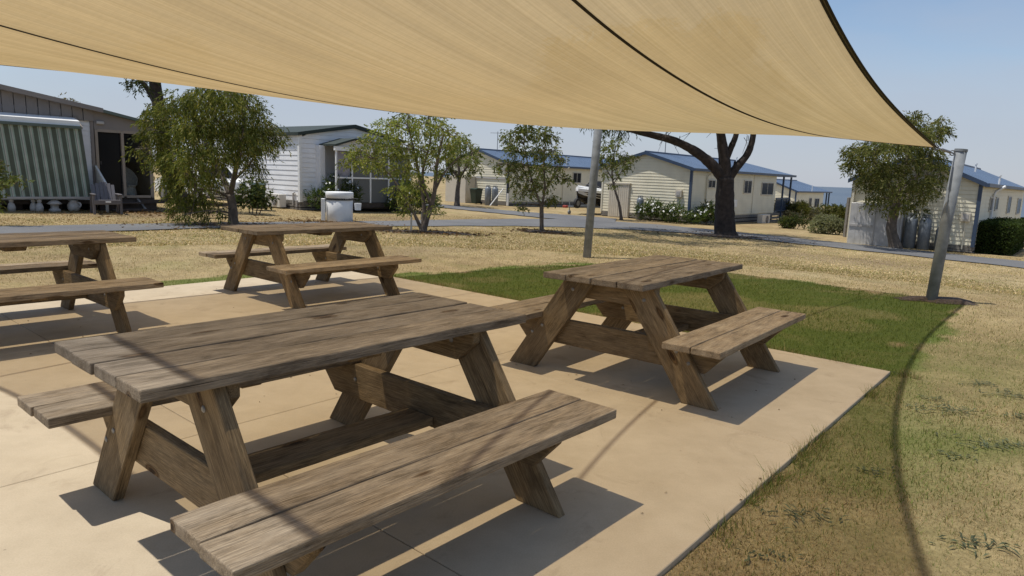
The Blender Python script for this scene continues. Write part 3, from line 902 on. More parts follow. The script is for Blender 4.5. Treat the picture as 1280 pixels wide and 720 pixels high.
# ------------------------------------------------------------------ buildings
def siding(bm, org, ax, nrm, rng_fn, z0, z1, pitch=.15, lip=.016, gap=.011):
    """lapped weatherboards: each board tilts out at its lower edge; rng_fn(z) gives the along-range of the wall at height z"""
    org, ax, nrm = Vector(org), Vector(ax), Vector(nrm)
    up = Vector((0, 0, 1)); n = max(1, round((z1 - z0) / pitch)); p = (z1 - z0) / n
    for i in range(n):
        a, b = z0 + i * p + gap, z0 + (i + 1) * p + .004
        l0, l1 = rng_fn(a); u0, u1 = rng_fn(b - 1e-4)
        if l1 - l0 < .03: continue
        v = [bm.verts.new(org + ax * q + up * z + nrm * o) for q, z, o in ((l0, a, 0), (l1, a, 0), (l1, a, lip), (l0, a, lip), (u0, b, 0), (max(u1, u0 + .01), b, 0))]
        bm.faces.new((v[3], v[2], v[5], v[4])); bm.faces.new((v[0], v[1], v[2], v[3]))
        bm.faces.new((v[1], v[5], v[2])); bm.faces.new((v[0], v[3], v[4]))
def window(par, x0, x1, z0, z1, face='side', mullions=1, depth=.056, off=0):
    """frame proud of the wall with a set-back pane; face 'side' lies in y=0, 'gable' in x=0"""
    f = .05
    def bx(bm, a0, a1, d0, d1, b0, b1):
        if face == 'side': box(bm, a0, a1, -d1, -d0, b0, b1)
        else: box(bm, -d1, -d0, a0, a1, b0, b1)
    bm = B()
    bx(bm, x0, x0 + f, 0, depth + off, z0, z1); bx(bm, x1 - f, x1, 0, depth + off, z0, z1)
    bx(bm, x0 + f, x1 - f, 0, depth + off, z0, z0 + f); bx(bm, x0 + f, x1 - f, 0, depth + off, z1 - f, z1)
    for k in range(mullions):
        c = x0 + (x1 - x0) * (k + 1) / (mullions + 1); bx(bm, c - .02, c + .02, 0, depth + off - .006, z0 + f, z1 - f)
    o = obj('window', bm, M['window_frame'], par)
    bm = B(); bx(bm, x0 + f, x1 - f, .004, .042, z0 + f, z1 - f); obj('pane', bm, M['pane'], o)
    return o
def cabin(label, P, L, Wd, zeave, zridge, floor=.3, ang=50.5, wall='cream', roof='blueroof', trim='bluetrim', group=None, deck=0, ov=.17, hip=True, skirt=True, name='cabin'):
    """gable at x=0 facing the low-x side, long wall on y=0, ridge along x; deck = roofed verandah length beyond the walls"""
    t = thing(name, label, 'cabin', P, R(ang), group)
    sl = (zridge - zeave) / (Wd / 2)
    bm = B()
    siding(bm, (0, 0, 0), (1, 0, 0), (0, -1, 0), lambda z: (0, L), floor, zeave)
    siding(bm, (0, 0, 0), (0, 1, 0), (-1, 0, 0), lambda z: (0, Wd) if z <= zeave else ((z - zeave) / sl, Wd - (z - zeave) / sl), floor, zridge)
    box(bm, .02, L - .02, .02, Wd - .02, floor - .1, zeave - .05)
    prism(bm, [(.03, zeave - .06), (Wd - .03, zeave - .06), (Wd / 2, zridge - .06)], .02, .08, 'x')
    obj('wall', bm, M[wall], t)
    Lr = L + deck + ov
    # roof
    bm = B()
    ze = zeave - ov * sl + .06; zr = zridge + .06
    rx = Lr - (Wd / 2 + ov) if hip else Lr
    top = [(-ov, -ov, ze), (Lr, -ov, ze), (rx, Wd / 2, zr), (-ov, Wd / 2, zr), (Lr, Wd + ov, ze), (-ov, Wd + ov, ze)]
    vt = [bm.verts.new(p) for p in top]; vb = [bm.verts.new((p[0], p[1], p[2] - .05)) for p in top]
    for f in ((0, 1, 2, 3), (5, 3, 2, 4), (1, 4, 2)):
        bm.faces.new([vt[i] for i in f]); bm.faces.new([vb[i] for i in f][::-1])
    for a, b in ((0, 1), (1, 4), (4, 5), (5, 3), (3, 0)): bm.faces.new((vt[a], vt[b], vb[b], vb[a]))
    uvl = bm.loops.layers.uv.new('UVMap')
    for f in bm.faces:
        for l in f.loops: l[uvl].uv = (l.vert.co.x * 2.2, l.vert.co.y)
    obj('roof', bm, M[roof], t)
    # bargeboards, gutters and ridge cap
    for y0, y1 in ((-ov, Wd / 2), (Wd + ov, Wd / 2)):
        bm = B(); prism(bm, [(y0, ze - .13), (y1, zr - .13), (y1, zr + .03), (y0, ze + .03)], -ov - .03, -ov - .004, 'x'); obj('bargeboard', bm, M[trim], t)
    bm = B(); box(bm, -ov - .03, Lr + .05, -ov - .10, -ov - .004, ze - .12, ze + .01); obj('gutter', bm, M[trim], t)
    bm = B(); box(bm, Lr + .004, Lr + .10, -ov - .004, Wd + ov, ze - .12, ze + .01); obj('gutter', bm, M[trim], t)
    bm = B(); tube(bm, [(-ov, Wd / 2, zr + .01), (rx, Wd / 2, zr + .01)], .06, 6); obj('ridge_cap', bm, M[roof if roof != 'blueroof' else 'bluetrim'], t)
    bm = B(); box(bm, -.05, .07, -.05, .0 - .002, floor - .05, zeave); box(bm, -.05, -.002, -.002, .07, floor - .05, zeave); obj('corner_trim', bm, M[trim], t)
    bm = B(); box(bm, -.05, .0, Wd - .05, Wd + .03, floor - .05, zeave); obj('corner_trim', bm, M['creamtrim'], t)
    if skirt:
        bm = B(); box(bm, .04, L - .04, .05, Wd - .05, -.9, floor - .02); obj('base', bm, M['dark'], t)  # near-black block painted as the shade of the hollow behind the skirt
        h = (floor + .5) / 4
        for k in range(4):
            bm = B(); box(bm, .0, L + deck, -.02, .02, -.5 + h * k, -.5 + h * k + h - .05); obj('skirt_board', bm, M['greytimber'], t)
        bm = B()
        for k in range(3): box(bm, -.015, .02, .0, Wd, floor - .24 + .08 * k, floor - .24 + .08 * k + .065)
        obj('gable_skirt', bm, M['greytimber'], t)
    return t
def meterbox(par, y, z, w=.34, hgt=.32):
    bm = bbox(-.16, -.012, y - w / 2, y + w / 2, z - hgt / 2, z + hgt / 2, .01)
    o = obj('meter_box', bm, M['corrug'], par)
    bm = bbox(-.175, -.162, y - w * .3, y + w * .3, z - hgt * .28, z + hgt * .3, .004); obj('meter_door', bm, M['greyclad'], o)
    bm = B(); tube(bm, [(-.05, y, z - hgt / 2), (-.05, y, .1)], .025, 6); obj('conduit', bm, M['creamtrim'], par)
def downpipe(par, x, z1, z0=.05, r=.035, mat='creamtrim'):
    bm = B(); tube(bm, [(x + .25, -.38, z1), (x + .06, -.10, z1 - .22), (x, -.07, z1 - .34), (x, -.07, z0)], r, 8); obj('downpipe', bm, M[mat], par)
def vent_pipe(par, x, y, z, hgt=.45):
    bm = B(); tube(bm, [(x, y, z - .1), (x, y, z + hgt)], .035, 8); tube(bm, [(x, y, z + hgt), (x, y, z + hgt + .05)], .06, 8); obj('vent_pipe', bm, M['white'], par)
def aircon(label, P, ang, w=.85, hgt=.6, d=.3):
    t = thing('air_conditioner', label, 'air conditioner', P, ang, 'outdoor air conditioner units')
    obj('case', bbox(0, w, -d, 0, .04, hgt, .012), M['offwhite'], t)
    bm = B(); n = 20; c = (w * .62, hgt * .53); r = hgt * .36
    for rr in (.25, .5, .75, 1):
        tube(bm, [(c[0] + r * rr * math.cos(2 * math.pi * k / n), -d - .012, c[1] + r * rr * math.sin(2 * math.pi * k / n)) for k in range(n + 1)], .006, 4)
    for k in range(8): tube(bm, [(c[0], -d - .012, c[1]), (c[0] + r * math.cos(k * math.pi / 4), -d - .012, c[1] + r * math.sin(k * math.pi / 4))], .005, 4)
    obj('fan_grille', bm, M['greyclad'], t)
    bm = B(); lathe(bm, [(.001, 0), (r * .98, 0), (r * .98, .006), (.001, .006)], 20)
    o = obj('fan_opening', bm, M['black'], t); o.matrix_local = Matrix.Translation((c[0], -d - .002, c[1])) @ Matrix.Rotation(R(90), 4, 'X')
    bm = B(); box(bm, .05, .12, -d, 0, 0, .04); box(bm, w - .12, w - .05, -d, 0, 0, .04); obj('feet', bm, M['black'], t)
    return t
def gas_bottle(label, x, y, hgt=1.2, r=.19, group='tall grey gas bottles'):
    t = thing('gas_bottle', label, 'gas bottle', (x, y, float(Gz(x, y)) - .03), 0, group)
    bm = B(); lathe(bm, [(r * .85, 0), (r, .03), (r, hgt * .80), (r * .86, hgt * .88), (r * .4, hgt * .93), (.03, hgt * .94)], 18); obj('cylinder', bm, M['gas'], t, True)
    bm = B()
    for k in range(4): tube(bm, [(r * .6 * math.cos(a), r * .6 * math.sin(a), z) for a, z in ((k * 1.57, hgt * .88), (k * 1.57, hgt * .99))], .018, 5)
    tube(bm, [(r * .6 * math.cos(k * .3927), r * .6 * math.sin(k * .3927), hgt * .99) for k in range(17)], .018, 5)
    obj('collar', bm, M['gas'], t)
    bm = B(); tube(bm, [(0, 0, hgt * .93), (0, 0, hgt * .98)], .03, 8); obj('valve', bm, M['bolt'], t)
    return t
def wheelie_bin(label, x, y, rot, mat, group='wheelie bins'):
    t = thing('wheelie_bin', label, 'bin', (x, y, float(Gz(x, y)) - .02), rot, group)
    bm = B()
    a = [bm.verts.new(p) for p in ((-.2, -.24, .06), (.2, -.24, .06), (.2, .22, .06), (-.2, .22, .06))]
    b = [bm.verts.new(p) for p in ((-.27, -.34, .92), (.27, -.34, .92), (.27, .30, .92), (-.27, .30, .92))]
    bm.faces.new(a[::-1]); bm.faces.new(b)
    for k in range(4): bm.faces.new((a[k], a[(k + 1) % 4], b[(k + 1) % 4], b[k]))
    bevel(bm, .015); obj('body', bm, mat, t)
    bm = B(); prism(bm, [(-.37, .925), (.34, .925), (.34, .97), (-.1, 1.02), (-.37, .96)], -.29, .29, 'x'); bevel(bm, .012); obj('lid', bm, mat, t)
    for sx in (-.23, .23):
        bm = B(); tube(bm, [(sx - .025, .24, .09), (sx + .025, .24, .09)], .09, 14); obj('wheel', bm, M['rubber'], t)
    bm = B(); tube(bm, [(-.22, .36, .93), (.22, .36, .93)], .018, 6); obj('handle', bm, mat, t)
    return t

# --- blue-roofed cabin right of the big bare tree
HMP = np.array([8.775, 34.958, -.70])
hm = cabin('cream cabin with blue roof in the middle, behind the thick bare tree', HMP, 12.2, 5.2, 2.72, 3.46, .32, deck=2.75, group='cream cabins with blue steel roofs')
window(hm, 1.95, 2.85, 1.77, 2.22); window(hm, 6.85, 8.0, 1.5, 2.28); window(hm, 9.65, 11.65, 1.42, 2.2)
meterbox(hm, .58, 1.46, .34, .36)
downpipe(hm, 1.75, 2.66)
vent_pipe(hm, 10.2, 1.9, 3.2)
bm = B(); box(bm, 8.35, 8.42, -.04, -.002, .32, 2.68); obj('cover_strip', bm, M['creamtrim'], hm)
bm = bbox(5.3, 5.75, -.16, -.01, .75, 1.15, .01); obj('hot_water_cover', bm, M['white'], hm)
for x in (13.4, 14.85):
    bm = B(); box(bm, x - .05, x + .05, -.1, 0.0, -.2, 2.6); obj('verandah_post', bm, M['bluetrim'], hm)
bm = B(); box(bm, 14.8, 14.9, 5.1, 5.2, -.2, 2.6); obj('verandah_post', bm, M['bluetrim'], hm)
bm = B(); box(bm, 12.2, 14.95, .0, 5.2, .18, .28); obj('deck', bm, M['greytimber'], hm)
bm = B(); box(bm, 12.25, 14.8, -.07, -.02, 1.18, 1.26); box(bm, 12.25, 14.8, -.07, -.02, .38, .45)
for k in range(18): box(bm, 12.3 + k * .14, 12.34 + k * .14, -.06, -.03, .45, 1.18)
obj('balustrade', bm, M['bluetrim'], hm)
def antenna(label, P, hgt):
    t = thing('tv_antenna', label, 'antenna', P)
    bm = B(); tube(bm, [(0, 0, 0), (0, 0, hgt)], .022, 5); obj('mast', bm, M['steel'], t)
    bm = B(); tube(bm, [(-.5, .1, hgt * .93), (.5, -.1, hgt * .93)], .014, 4)
    for k in range(6): tube(bm, [(-.45 + k * .18, .1 - .04 * k - .25, hgt * .93), (-.45 + k * .18, .1 - .04 * k + .25, hgt * .93)], .009, 4)
    obj('array', bm, M['steel'], t)
    return t
q = HMP[:2] + U140 * 2.6 + U50 * 2.0
ant = antenna('thin television mast with wire stays above the middle cabin roof', (q[0], q[1], 2.7), 1.6)
bm = B(); tube(bm, [(0, 0, 1.35), (.9, .5, .1)], .01, 4); tube(bm, [(0, 0, 1.35), (-.5, -.3, .05)], .01, 4); obj('stay', bm, M['steel'], ant)
q = HMP[:2] + U140 * 2.6 + U50 * 9.6
antenna('small television antenna poking above the far end of the middle cabin roof', (q[0], q[1], 2.75), .8)
P = HMP[:2] + U50 * 8.0 - np.array([U50[1], -U50[0]]) * -.55
aircon('pale air conditioner against the timber skirt of the middle cabin', (P[0], P[1], float(Gz(*P)) - .15), R(50.5), 1.25, .62)
P = HMP[:2] + U140 * 2.55 - U50 * .45
gas_bottle('gas bottle left of the white daisies at the middle cabin', P[0], P[1], 1.25)

# --- blue-roofed cabin behind the mid left trees
H2P = np.array([-.5, 44.27, -.55])
h2 = cabin('cream cabin with blue roof partly hidden behind the young trees left of the post', H2P, 19, 5.0, 2.66, 3.46, .25, group='cream cabins with blue steel roofs')
window(h2, 7.1, 8.15, 1.53, 2.28); window(h2, 13.6, 14.6, 1.5, 2.2)
vent_pipe(h2, 6.15, -.1, 2.72, .5)
downpipe(h2, 5.9, 2.6, .05, .03)
bm = B(); box(bm, -.05, -.018, 0, 5.0, 1.64, 1.74); obj('wall_rail', bm, M['greyclad'], h2)
bm = bbox(-1.0, -.03, 2.75, 4.6, 0, 1.75, .01); obj('annex', bm, M['corrug'], h2)
bm = B(); tube(bm, [(-.16, -.16, 0), (-.16, -.16, .78)], .07, 8); obj('post_sleeve', bm, M['white'], h2)
bm = B(); tube(bm, [(-.16, -.16, .78), (-.16, -.16, 2.3)], .06, 8); obj('corner_pole', bm, M['black'], h2)
P = H2P[:2] + U140 * 2.3 + U50 * 1.5
antenna('television antenna standing above the ridge of the left blue-roofed cabin', (P[0], P[1], 2.85), 1.35)
wheelie_bin('dark wheelie bin against the gable wall of the left blue-roofed cabin', -2.5, 44.4, R(-40), M['greenbin'])
gas_bottle('grey gas bottle beside the dark bin at the left blue-roofed cabin', -1.72, 43.6, 1.25, .2)
gas_bottle('second grey gas bottle at the left blue-roofed cabin, nearer its corner', -1.28, 43.55, 1.25, .2)
bm = B(); tube(bm, [(-1.55, 43.0, -.55), (-.75, 43.35, .55)], .035, 6)
tag(obj('timber_prop', bm, M['white'], None), 'white timber pole leaning against the gable of the left blue-roofed cabin', 'pole')

# --- cabin at the right edge
HRP = np.array([16.72, 25.11, -.82])
hr = cabin('cream cabin with blue roof at the right edge behind the leaning post', HRP, 21, 4.25, 2.52, 3.46, .25, group='cream cabins with blue steel roofs')
for a, b, z0, z1 in ((3.2, 4.2, 1.45, 2.02), (5.3, 6.3, 1.45, 2.02), (10.9, 12.6, 1.2, 2.06), (16.8, 19, 1.05, 1.95)): window(hr, a, b, z0, z1)
meterbox(hr, .33, 1.28, .3, .32)
downpipe(hr, 3.9, 2.46, .05, .05, 'white')
vent_pipe(hr, 8.6, 1.2, 2.9, .55); vent_pipe(hr, 4.2, -.15, 2.5, .35)
# grey sheet store on the gable end
bm = bbox(-.82, -.03, 2.25, 4.05, -.05, 1.62, .01); store = obj('store', bm, M['greysheet'], hr)
for y0, y1 in ((3.17, 4.02), (2.29, 3.13)):
    bm = B()
    box(bm, -.855, -.835, y0, y1, .02, 1.55)
    for k in range(1, 4): box(bm, -.862, -.8555, y0 + (y1 - y0) * k / 4 - .012, y0 + (y1 - y0) * k / 4 + .012, .03, 1.54)
    obj('store_door', bm, M['greysheet'], store)
bm = B(); box(bm, -.89, -.83, 3.17, 4.03, .72, .80); box(bm, -.89, -.83, 3.13, 3.17, 0, 1.58); obj('door_rail', bm, M['greyclad'], store)
bm = B(); box(bm, -.10, -.055, 4.16, 4.24, -.05, 2.4); obj('gable_post', bm, M['creamtrim'], hr)
for i, (s_, l) in enumerate(((1.98, 'gas bottle by the right cabin, left one of the pair beside the leaning post'), (1.52, 'gas bottle by the right cabin, right one of the pair beside the leaning post'), (.95, 'gas bottle by the right cabin, half hidden behind the leaning post'))):
    P = HRP[:2] + U140 * s_ - U50 * .42
    gas_bottle(l, P[0], P[1], 1.3 if i < 2 else .95, .21)

# --- far cabin by the sea
d = 72
fa = at(1018, 250, d)
fh = cabin('distant cream cabin with blue hip roof near the sea, seen beyond the bushes', (fa[0] - U50[0] * 6, d - U50[1] * 6, -1.9), 9.0, 5.4, 2.75, 3.75, .2, deck=2.0, group='cream cabins with blue steel roofs', skirt=False)
window(fh, 4.1, 5.0, 1.2, 2.1); window(fh, 6.0, 7.6, 1.1, 2.05)
vent_pipe(fh, 4.2, -.2, 2.7, .5)
for x in (10.0, 10.9):
    bm = B(); box(bm, x - .06, x + .06, -.1, .02, -.5, 2.65); obj('verandah_post', bm, M['bluetrim'], fh)

# --- white house
WP = np.array([-8.49, 27.38, -.28])
wh = thing('white_house', 'white weatherboard house with dark green roof edge and screened porch', 'house', WP, R(50.5))
bm = B()
Lw, Ww, ze_, zr_ = 5.2, 8.5, 2.9, 3.33
gz = lambda z: (0, Lw) if z <= ze_ else ((z - ze_) / ((zr_ - ze_) / 2.6), Lw - (z - ze_) / ((zr_ - ze_) / 2.6))
siding(bm, (0, 0, 0), (1, 0, 0), (0, -1, 0), gz, .34, zr_, .19)
siding(bm, (0, 0, 0), (0, 1, 0), (-1, 0, 0), lambda z: (0, Ww), .34, ze_, .19)
box(bm, .02, Lw - .02, .02, Ww, .2, ze_ - .02)
prism(bm, [(0.05, ze_ - .05), (Lw - .05, ze_ - .05), (2.6, zr_ - .05)], .02, Ww, 'y')
obj('wall', bm, M['whiteclad'], wh)
bm = B()
prism(bm, [(-.14, ze_ - .03), (2.6, zr_ + .02), (Lw + .14, ze_ - .03), (Lw + .14, ze_ + .10), (2.6, zr_ + .16), (-.14, ze_ + .10)], -.13, Ww + .3, 'y'); obj('roof', bm, M['darkroof'], wh)
bm = B(); box(bm, .03, Lw, .05, Ww, -.3, .3); obj('base', bm, M['dark'], wh)  # block coloured near-black for the underfloor shade behind the skirt slats
for k in range(3):
    bm = B(); box(bm, -.02, Lw, -.03, .01, -.02 + k * .12, .07 + k * .12); box(bm, -.03, .01, .01, Ww, -.02 + k * .12, .07 + k * .12); obj('skirt_board', bm, M['greytimber'], wh)
bm = B(); box(bm, -.05, .08, -.05, -.002, .3, ze_); box(bm, -.05, -.002, -.002, .08, .3, ze_); obj('corner_trim', bm, M['white'], wh)
bm = bbox(-.03, -.005, 1.45, 1.85, 2.05, 2.45, .005); obj('vent', bm, M['offwhite'], wh)
bm = B(); box(bm, .72, .95, -.32, -.01, .34, 2.55); obj('porch_side', bm, M['whiteclad'], wh)
# screened porch
bm = B(); box(bm, .95, 4.9, -1.0, -.02, .1, .3); obj('porch_floor', bm, M['darktimber'], wh)
for x in (.98, 1.74, 2.67, 3.64, 4.85):
    bm = B(); box(bm, x - .03, x + .03, -1.03, -.97, .3, 2.36); obj('porch_post', bm, M['white'], wh)
bm = B(); box(bm, .9, 4.95, -1.06, -.95, 2.36, 2.52); obj('porch_beam', bm, M['white'], wh)
bm = B(); box(bm, 1.0, 4.83, -1.025, -.98, 1.28, 1.34); obj('porch_rail', bm, M['white'], wh)
bm = B()
for x0, x1 in ((1.78, 2.63), (2.71, 3.6), (3.68, 4.81)): box(bm, x0, x1, -1.0, -.99, .32, 2.36)
obj('fly_screen', bm, M['screen'], wh)
bm = B()
n = 26
for k in range(n):
    x = 1.02 + .68 * k / n; y = -.92 + .025 * (k % 2)
    prism(bm, [(x, y), (x + .68 / n, y + (.025 if k % 2 == 0 else -.025)), (x + .68 / n, y + .03), (x, y + .03)], 1.3, 2.34, 'z')
obj('curtain', bm, M['curtain'], wh)
bm = B(); box(bm, .98, 1.74, -1.0, -.985, .32, 1.28); obj('lower_screen', bm, M['screen'], wh)
bm = B(); prism(bm, [(.88, 2.53), (1.85, 2.80), (4.95, 2.56), (4.95, 2.62), (1.85, 2.88), (.88, 2.60)], -1.1, -.02, 'y'); obj('porch_roof', bm, M['darkroof'], wh)
bm = B(); prism(bm, [(.95, 2.525), (1.85, 2.79), (4.9, 2.55), (4.9, 2.525)], -1.0, -.95, 'y'); obj('porch_gable', bm, M['offwhite'], wh)
P = WP[:2] + U140 * 1.75 - U50 * .12
a_ = aircon('white air conditioner standing beside the wall of the white house', (P[0], P[1], float(Gz(*P)) - .02), R(140.5 + 180), .95, .56)
bm = B(); tube(bm, [(-.05, .42, .15), (-.05, .42, .62), (-.05, .3, .66)], .03, 6); tube(bm, [(-.06, .15, .1), (-.06, .15, .36)], .04, 6); obj('tap_pipe', bm, M['greyclad'], wh)

# --- left house with striped awning
LP = np.array([-12.98, 21.24, -.14])
lh = thing('awning_house', 'grey brown house with green striped awning and glazed porch at far left', 'house', LP, R(50.5))
bm = B()
siding(bm, (0, 0, 0), (1, 0, 0), (0, -1, 0), lambda z: (-.34, .12), .28, 2.95, .145)
siding(bm, (0, 0, 0), (1, 0, 0), (0, -1, 0), lambda z: (-5.5, -.34), .3, 2.95, .145)
box(bm, -5.5, .1, .02, 6.5, .2, 2.93)
obj('wall', bm, M['whiteclad'], lh)
# brown sheeted gable above, roof and fascia
bm = B()
zc = lambda x: 3.0 + (.12 - x) * .155
n = 20
for k in range(n):
    x0 = -5.6 + 5.75 * k / n; x1 = x0 + 5.75 / n
    prism(bm, [(x0 + .012, 2.66), (x1 - .012, 2.66), (x1 - .012, zc(x1)), (x0 + .012, zc(x0))], -.07 - .012 * (k % 2), -.03, 'y')
obj('gable_panel', bm, M['brownclad'], lh)
bm = B(); prism(bm, [(-5.8, zc(-5.8) - .02), (.35, zc(.35) - .04), (.35, zc(.35) + .09), (-5.8, zc(-5.8) + .11)], -.30, 6.5, 'y'); obj('roof', bm, M['brownclad'], lh)
bm = B(); box(bm, .05, .14, -.04, -.005, .2, 3.0); obj('corner_trim', bm, M['brownclad'], lh)
# window bay with blind behind the awning
bm = B(); box(bm, -3.0, -.30, -.10, -.03, .6, 2.62); obj('window_blind', bm, M['greyclad'], lh)
bm = B(); box(bm, -.36, -.28, -.16, -.02, .5, 2.66); box(bm, -.75, -.36, -.15, -.02, 1.26, 1.32); obj('window_frame', bm, M['frame'], lh)
bm = B(); prism(bm, [(-.12, 2.72), (-.62, 2.60), (-.62, 2.44), (-.12, 2.64)], -3.2, -.42, 'x'); obj('awning_hood', bm, M['white'], lh)
bm = B(); box(bm, -3.22, -.40, -.68, -.61, 2.38, 2.46); obj('awning_rail', bm, M['greenclad'], lh)
bm = B(); prism(bm, [(-.10, 2.78), (-.64, 2.44), (-.64, 2.38), (-.10, 2.70)], -.42, -.36, 'x'); obj('awning_bracket', bm, M['frame'], lh)
NA = 30
bm = B(); uvl = bm.loops.layers.uv.new('UVMap')
g0 = []
for i in range(2):
    row = []
    for k in range(NA + 1):
        x = -3.2 + (2.8 + .02) * k / NA - (.0 if i else -.0); zz = 2.39 if i == 0 else .42; yy = -.60 if i == 0 else -.55
        x2 = x - .0 + (.18 if i else 0)
        row.append(bm.verts.new((x2, yy + .006 * math.sin(k * 2.1), zz)))
    g0.append(row)
for k in range(NA):
    f = bm.faces.new((g0[0][k], g0[0][k + 1], g0[1][k + 1], g0[1][k]))
    for l in f.loops:
        kk = k if l.vert in (g0[0][k], g0[1][k]) else k + 1
        l[uvl].uv = (kk * 2.8 / NA / .225, 0)
r_ = bmesh.ops.solidify(bm, geom=bm.faces[:], thickness=.006)
aw = obj('awning_canvas', bm, M['stripe'], lh)
bm = B(); box(bm, -3.05, -.20, -.58, -.50, .36, .42); obj('awning_rail', bm, M['greyclad'], lh)
bm = B(); box(bm, -5.5, .1, .4, 6.3, -.2, .25); obj('base', bm, M['dark'], lh)  # near-black block in place of the shaded void between the stumps
bm = B(); box(bm, -5.5, 3.0, -.10, .0, .18, .30); obj('bearer', bm, M['darktimber'], lh)
for x in (-3.0, -1.9, -.9, .05):
    bm = B(); box(bm, x - .09, x + .09, .05, .25, -.2, .2); obj('stump', bm, M['darktimber'], lh)
# glazed porch
bm = B(); prism(bm, [(.15, 2.425), (1.95, 2.425), (1.95, 2.64), (.15, 3.0)], -.05, .03, 'y'); obj('porch_fascia', bm, M['brownclad'], lh)
bm = B(); prism(bm, [(.14, 2.98), (2.1, 2.62), (2.1, 2.70), (.14, 3.07)], -.25, 3.0, 'y'); obj('porch_roof', bm, M['greenclad'], lh)
fr = [(.16, .24), (.90, .98), (1.72, 1.80)]
bm = B()
for a, b in fr: box(bm, a, b, -.06, .02, .40, 2.42)
box(bm, .24, .90, -.055, .015, .36, .44); box(bm, .98, 1.72, -.055, .015, .36, .44)
box(bm, .24, .90, -.055, .015, 2.36, 2.44); box(bm, .98, 1.72, -.055, .015, 2.36, 2.44)
obj('door_frame', bm, M['frame'], lh)
bm = B(); box(bm, .24, .90, .03, .045, .44, 2.36); obj('dark_door', bm, M['pane'], lh)
bm = B(); box(bm, .98, 1.72, -.02, -.012, .44, 2.36); obj('porch_pane', bm, M['clear'], lh)
bm = B(); box(bm, .262, .30, -.085, -.055, 1.38, 1.48); obj('door_handle', bm, M['black'], lh)
bm = B(); box(bm, .12, 1.85, .0, 3.0, .22, .36); obj('porch_floor', bm, M['darktimber'], lh)
bm = B(); box(bm, .12, 1.86, 2.9, 3.0, .36, 2.6); box(bm, .125, .16, .05, 2.9, .36, 2.6); box(bm, .16, 1.78, .03, 2.9, 2.45, 2.5); obj('porch_back_wall', bm, M['darktimber'], lh)
bm = B(); box(bm, 1.78, 1.86, .03, 2.9, .36, 2.5); obj('porch_side_wall', bm, M['frame'], lh)
bm = B(); box(bm, .2, 1.9, -.02, .1, -.25, .22); obj('porch_skirt', bm, M['darktimber'], lh)
bm = bbox(.2, .42, -.13, -.05, 2.58, 2.68, .02); obj('wall_lamp', bm, M['greyclad'], lh)
for k, (y, z) in enumerate(((-.45, .19), (-.8, .0))):
    bm = B(); box(bm, .22, 1.25, y - .17, y + .17, z, z + .05); obj('step', bm, M['darktimber'], lh)
bm = B(); prism(bm, [(-.1, .34), (-.98, -.12), (-.98, -.2), (-.1, .2)], 1.25, 1.31, 'x'); obj('step_stringer', bm, M['greytimber'], lh)
bm = B(); prism(bm, [(-.06, 1.34), (-.80, .82), (-.80, .70), (-.06, 1.22)], .10, .16, 'x'); box(bm, .10, .16, -.80, -.72, -.2, .72); prism(bm, [(-.06, 1.22), (-.72, .76), (-.72, .25), (-.06, .5)], .115, .145, 'x'); obj('handrail', bm, M['offwhite'], lh)
# wicker chair inside the porch
q = LP[:2] + U50 * 1.3 + U140 * .7
wc = thing('wicker_chair', 'pale wicker armchair seen through the porch glass', 'chair', (q[0], q[1], LP[2] + .36), R(50.5 + 10))
bm = B(); lathe(bm, [(.05, 0), (.26, .0), (.28, .05), (.24, .3), (.27, .38), (.02, .40)], 16); obj('seat', bm, M['wicker'], wc)
bm = B()
pts = [(.30 * math.cos(a), .30 * math.sin(a), 0) for a in np.linspace(-.25, math.pi + .25, 15)]
for k, (a, b) in enumerate(zip(pts[:-1], pts[1:])):
    h0 = .58 + .42 * max(0, math.sin(math.pi * k / 14)); h1 = .58 + .42 * max(0, math.sin(math.pi * (k + 1) / 14))
    f = [bm.verts.new((a[0], a[1], .36)), bm.verts.new((b[0], b[1], .36)), bm.verts.new((b[0] * 1.1, b[1] * 1.1, h1)), bm.verts.new((a[0] * 1.1, a[1] * 1.1, h0))]
    bm.faces.new(f)
bmesh.ops.remove_doubles(bm, verts=bm.verts, dist=.001)
bmesh.ops.solidify(bm, geom=bm.faces[:], thickness=.03); obj('backrest', bm, M['wicker'], wc)

# adirondack chair in front of the steps
q = LP[:2] - U50 * .08 - U140 * 1.2
ac = thing('garden_chair', 'grey plastic slatted garden chair in front of the awning house', 'chair', (q[0], q[1], float(Gz(*q)) - .02), R(38))
for k in range(6):
    x = -.25 + .1 * k
    bm = B(); top = .93 - .04 * abs(k - 2.5)
    prism(bm, [(-.02, .30), (.27, top), (.30, top - .01), (.02, .28)], x - .046, x + .046, 'x'); bevel(bm, .006); obj('back_slat', bm, M['plastic'], ac)
for k in range(5):
    bm = B(); y = -.5 + .1 * k; z = .40 - .022 * k
    box(bm, -.28, .28, y - .04, y + .04, z - .03, z); bevel(bm, .006); obj('seat_slat', bm, M['plastic'], ac)
for sx in (-1, 1):
    bm = B(); box(bm, sx * .33 - .05, sx * .33 + .05, -.58, .12, .55, .585); bevel(bm, .012); obj('armrest', bm, M['plastic'], ac)
    bm = B(); prism(bm, [(-.55, 0), (-.45, 0), (-.40, .55), (-.54, .55)], sx * .34 - .03, sx * .34 + .03, 'x'); bevel(bm, .006); obj('leg', bm, M['plastic'], ac)
    bm = B(); prism(bm, [(.12, 0), (.24, 0), (.08, .55), (-.02, .55)], sx * .34 - .03, sx * .34 + .03, 'x'); bevel(bm, .006); obj('leg', bm, M['plastic'], ac)
bm = bbox(-.34, .34, -.57, -.53, .28, .42, .012); obj('front_apron', bm, M['plastic'], ac)
bm = bbox(-.06, .08, -.578, -.571, .34, .38, .002); obj('sticker', bm, M['white'], ac)

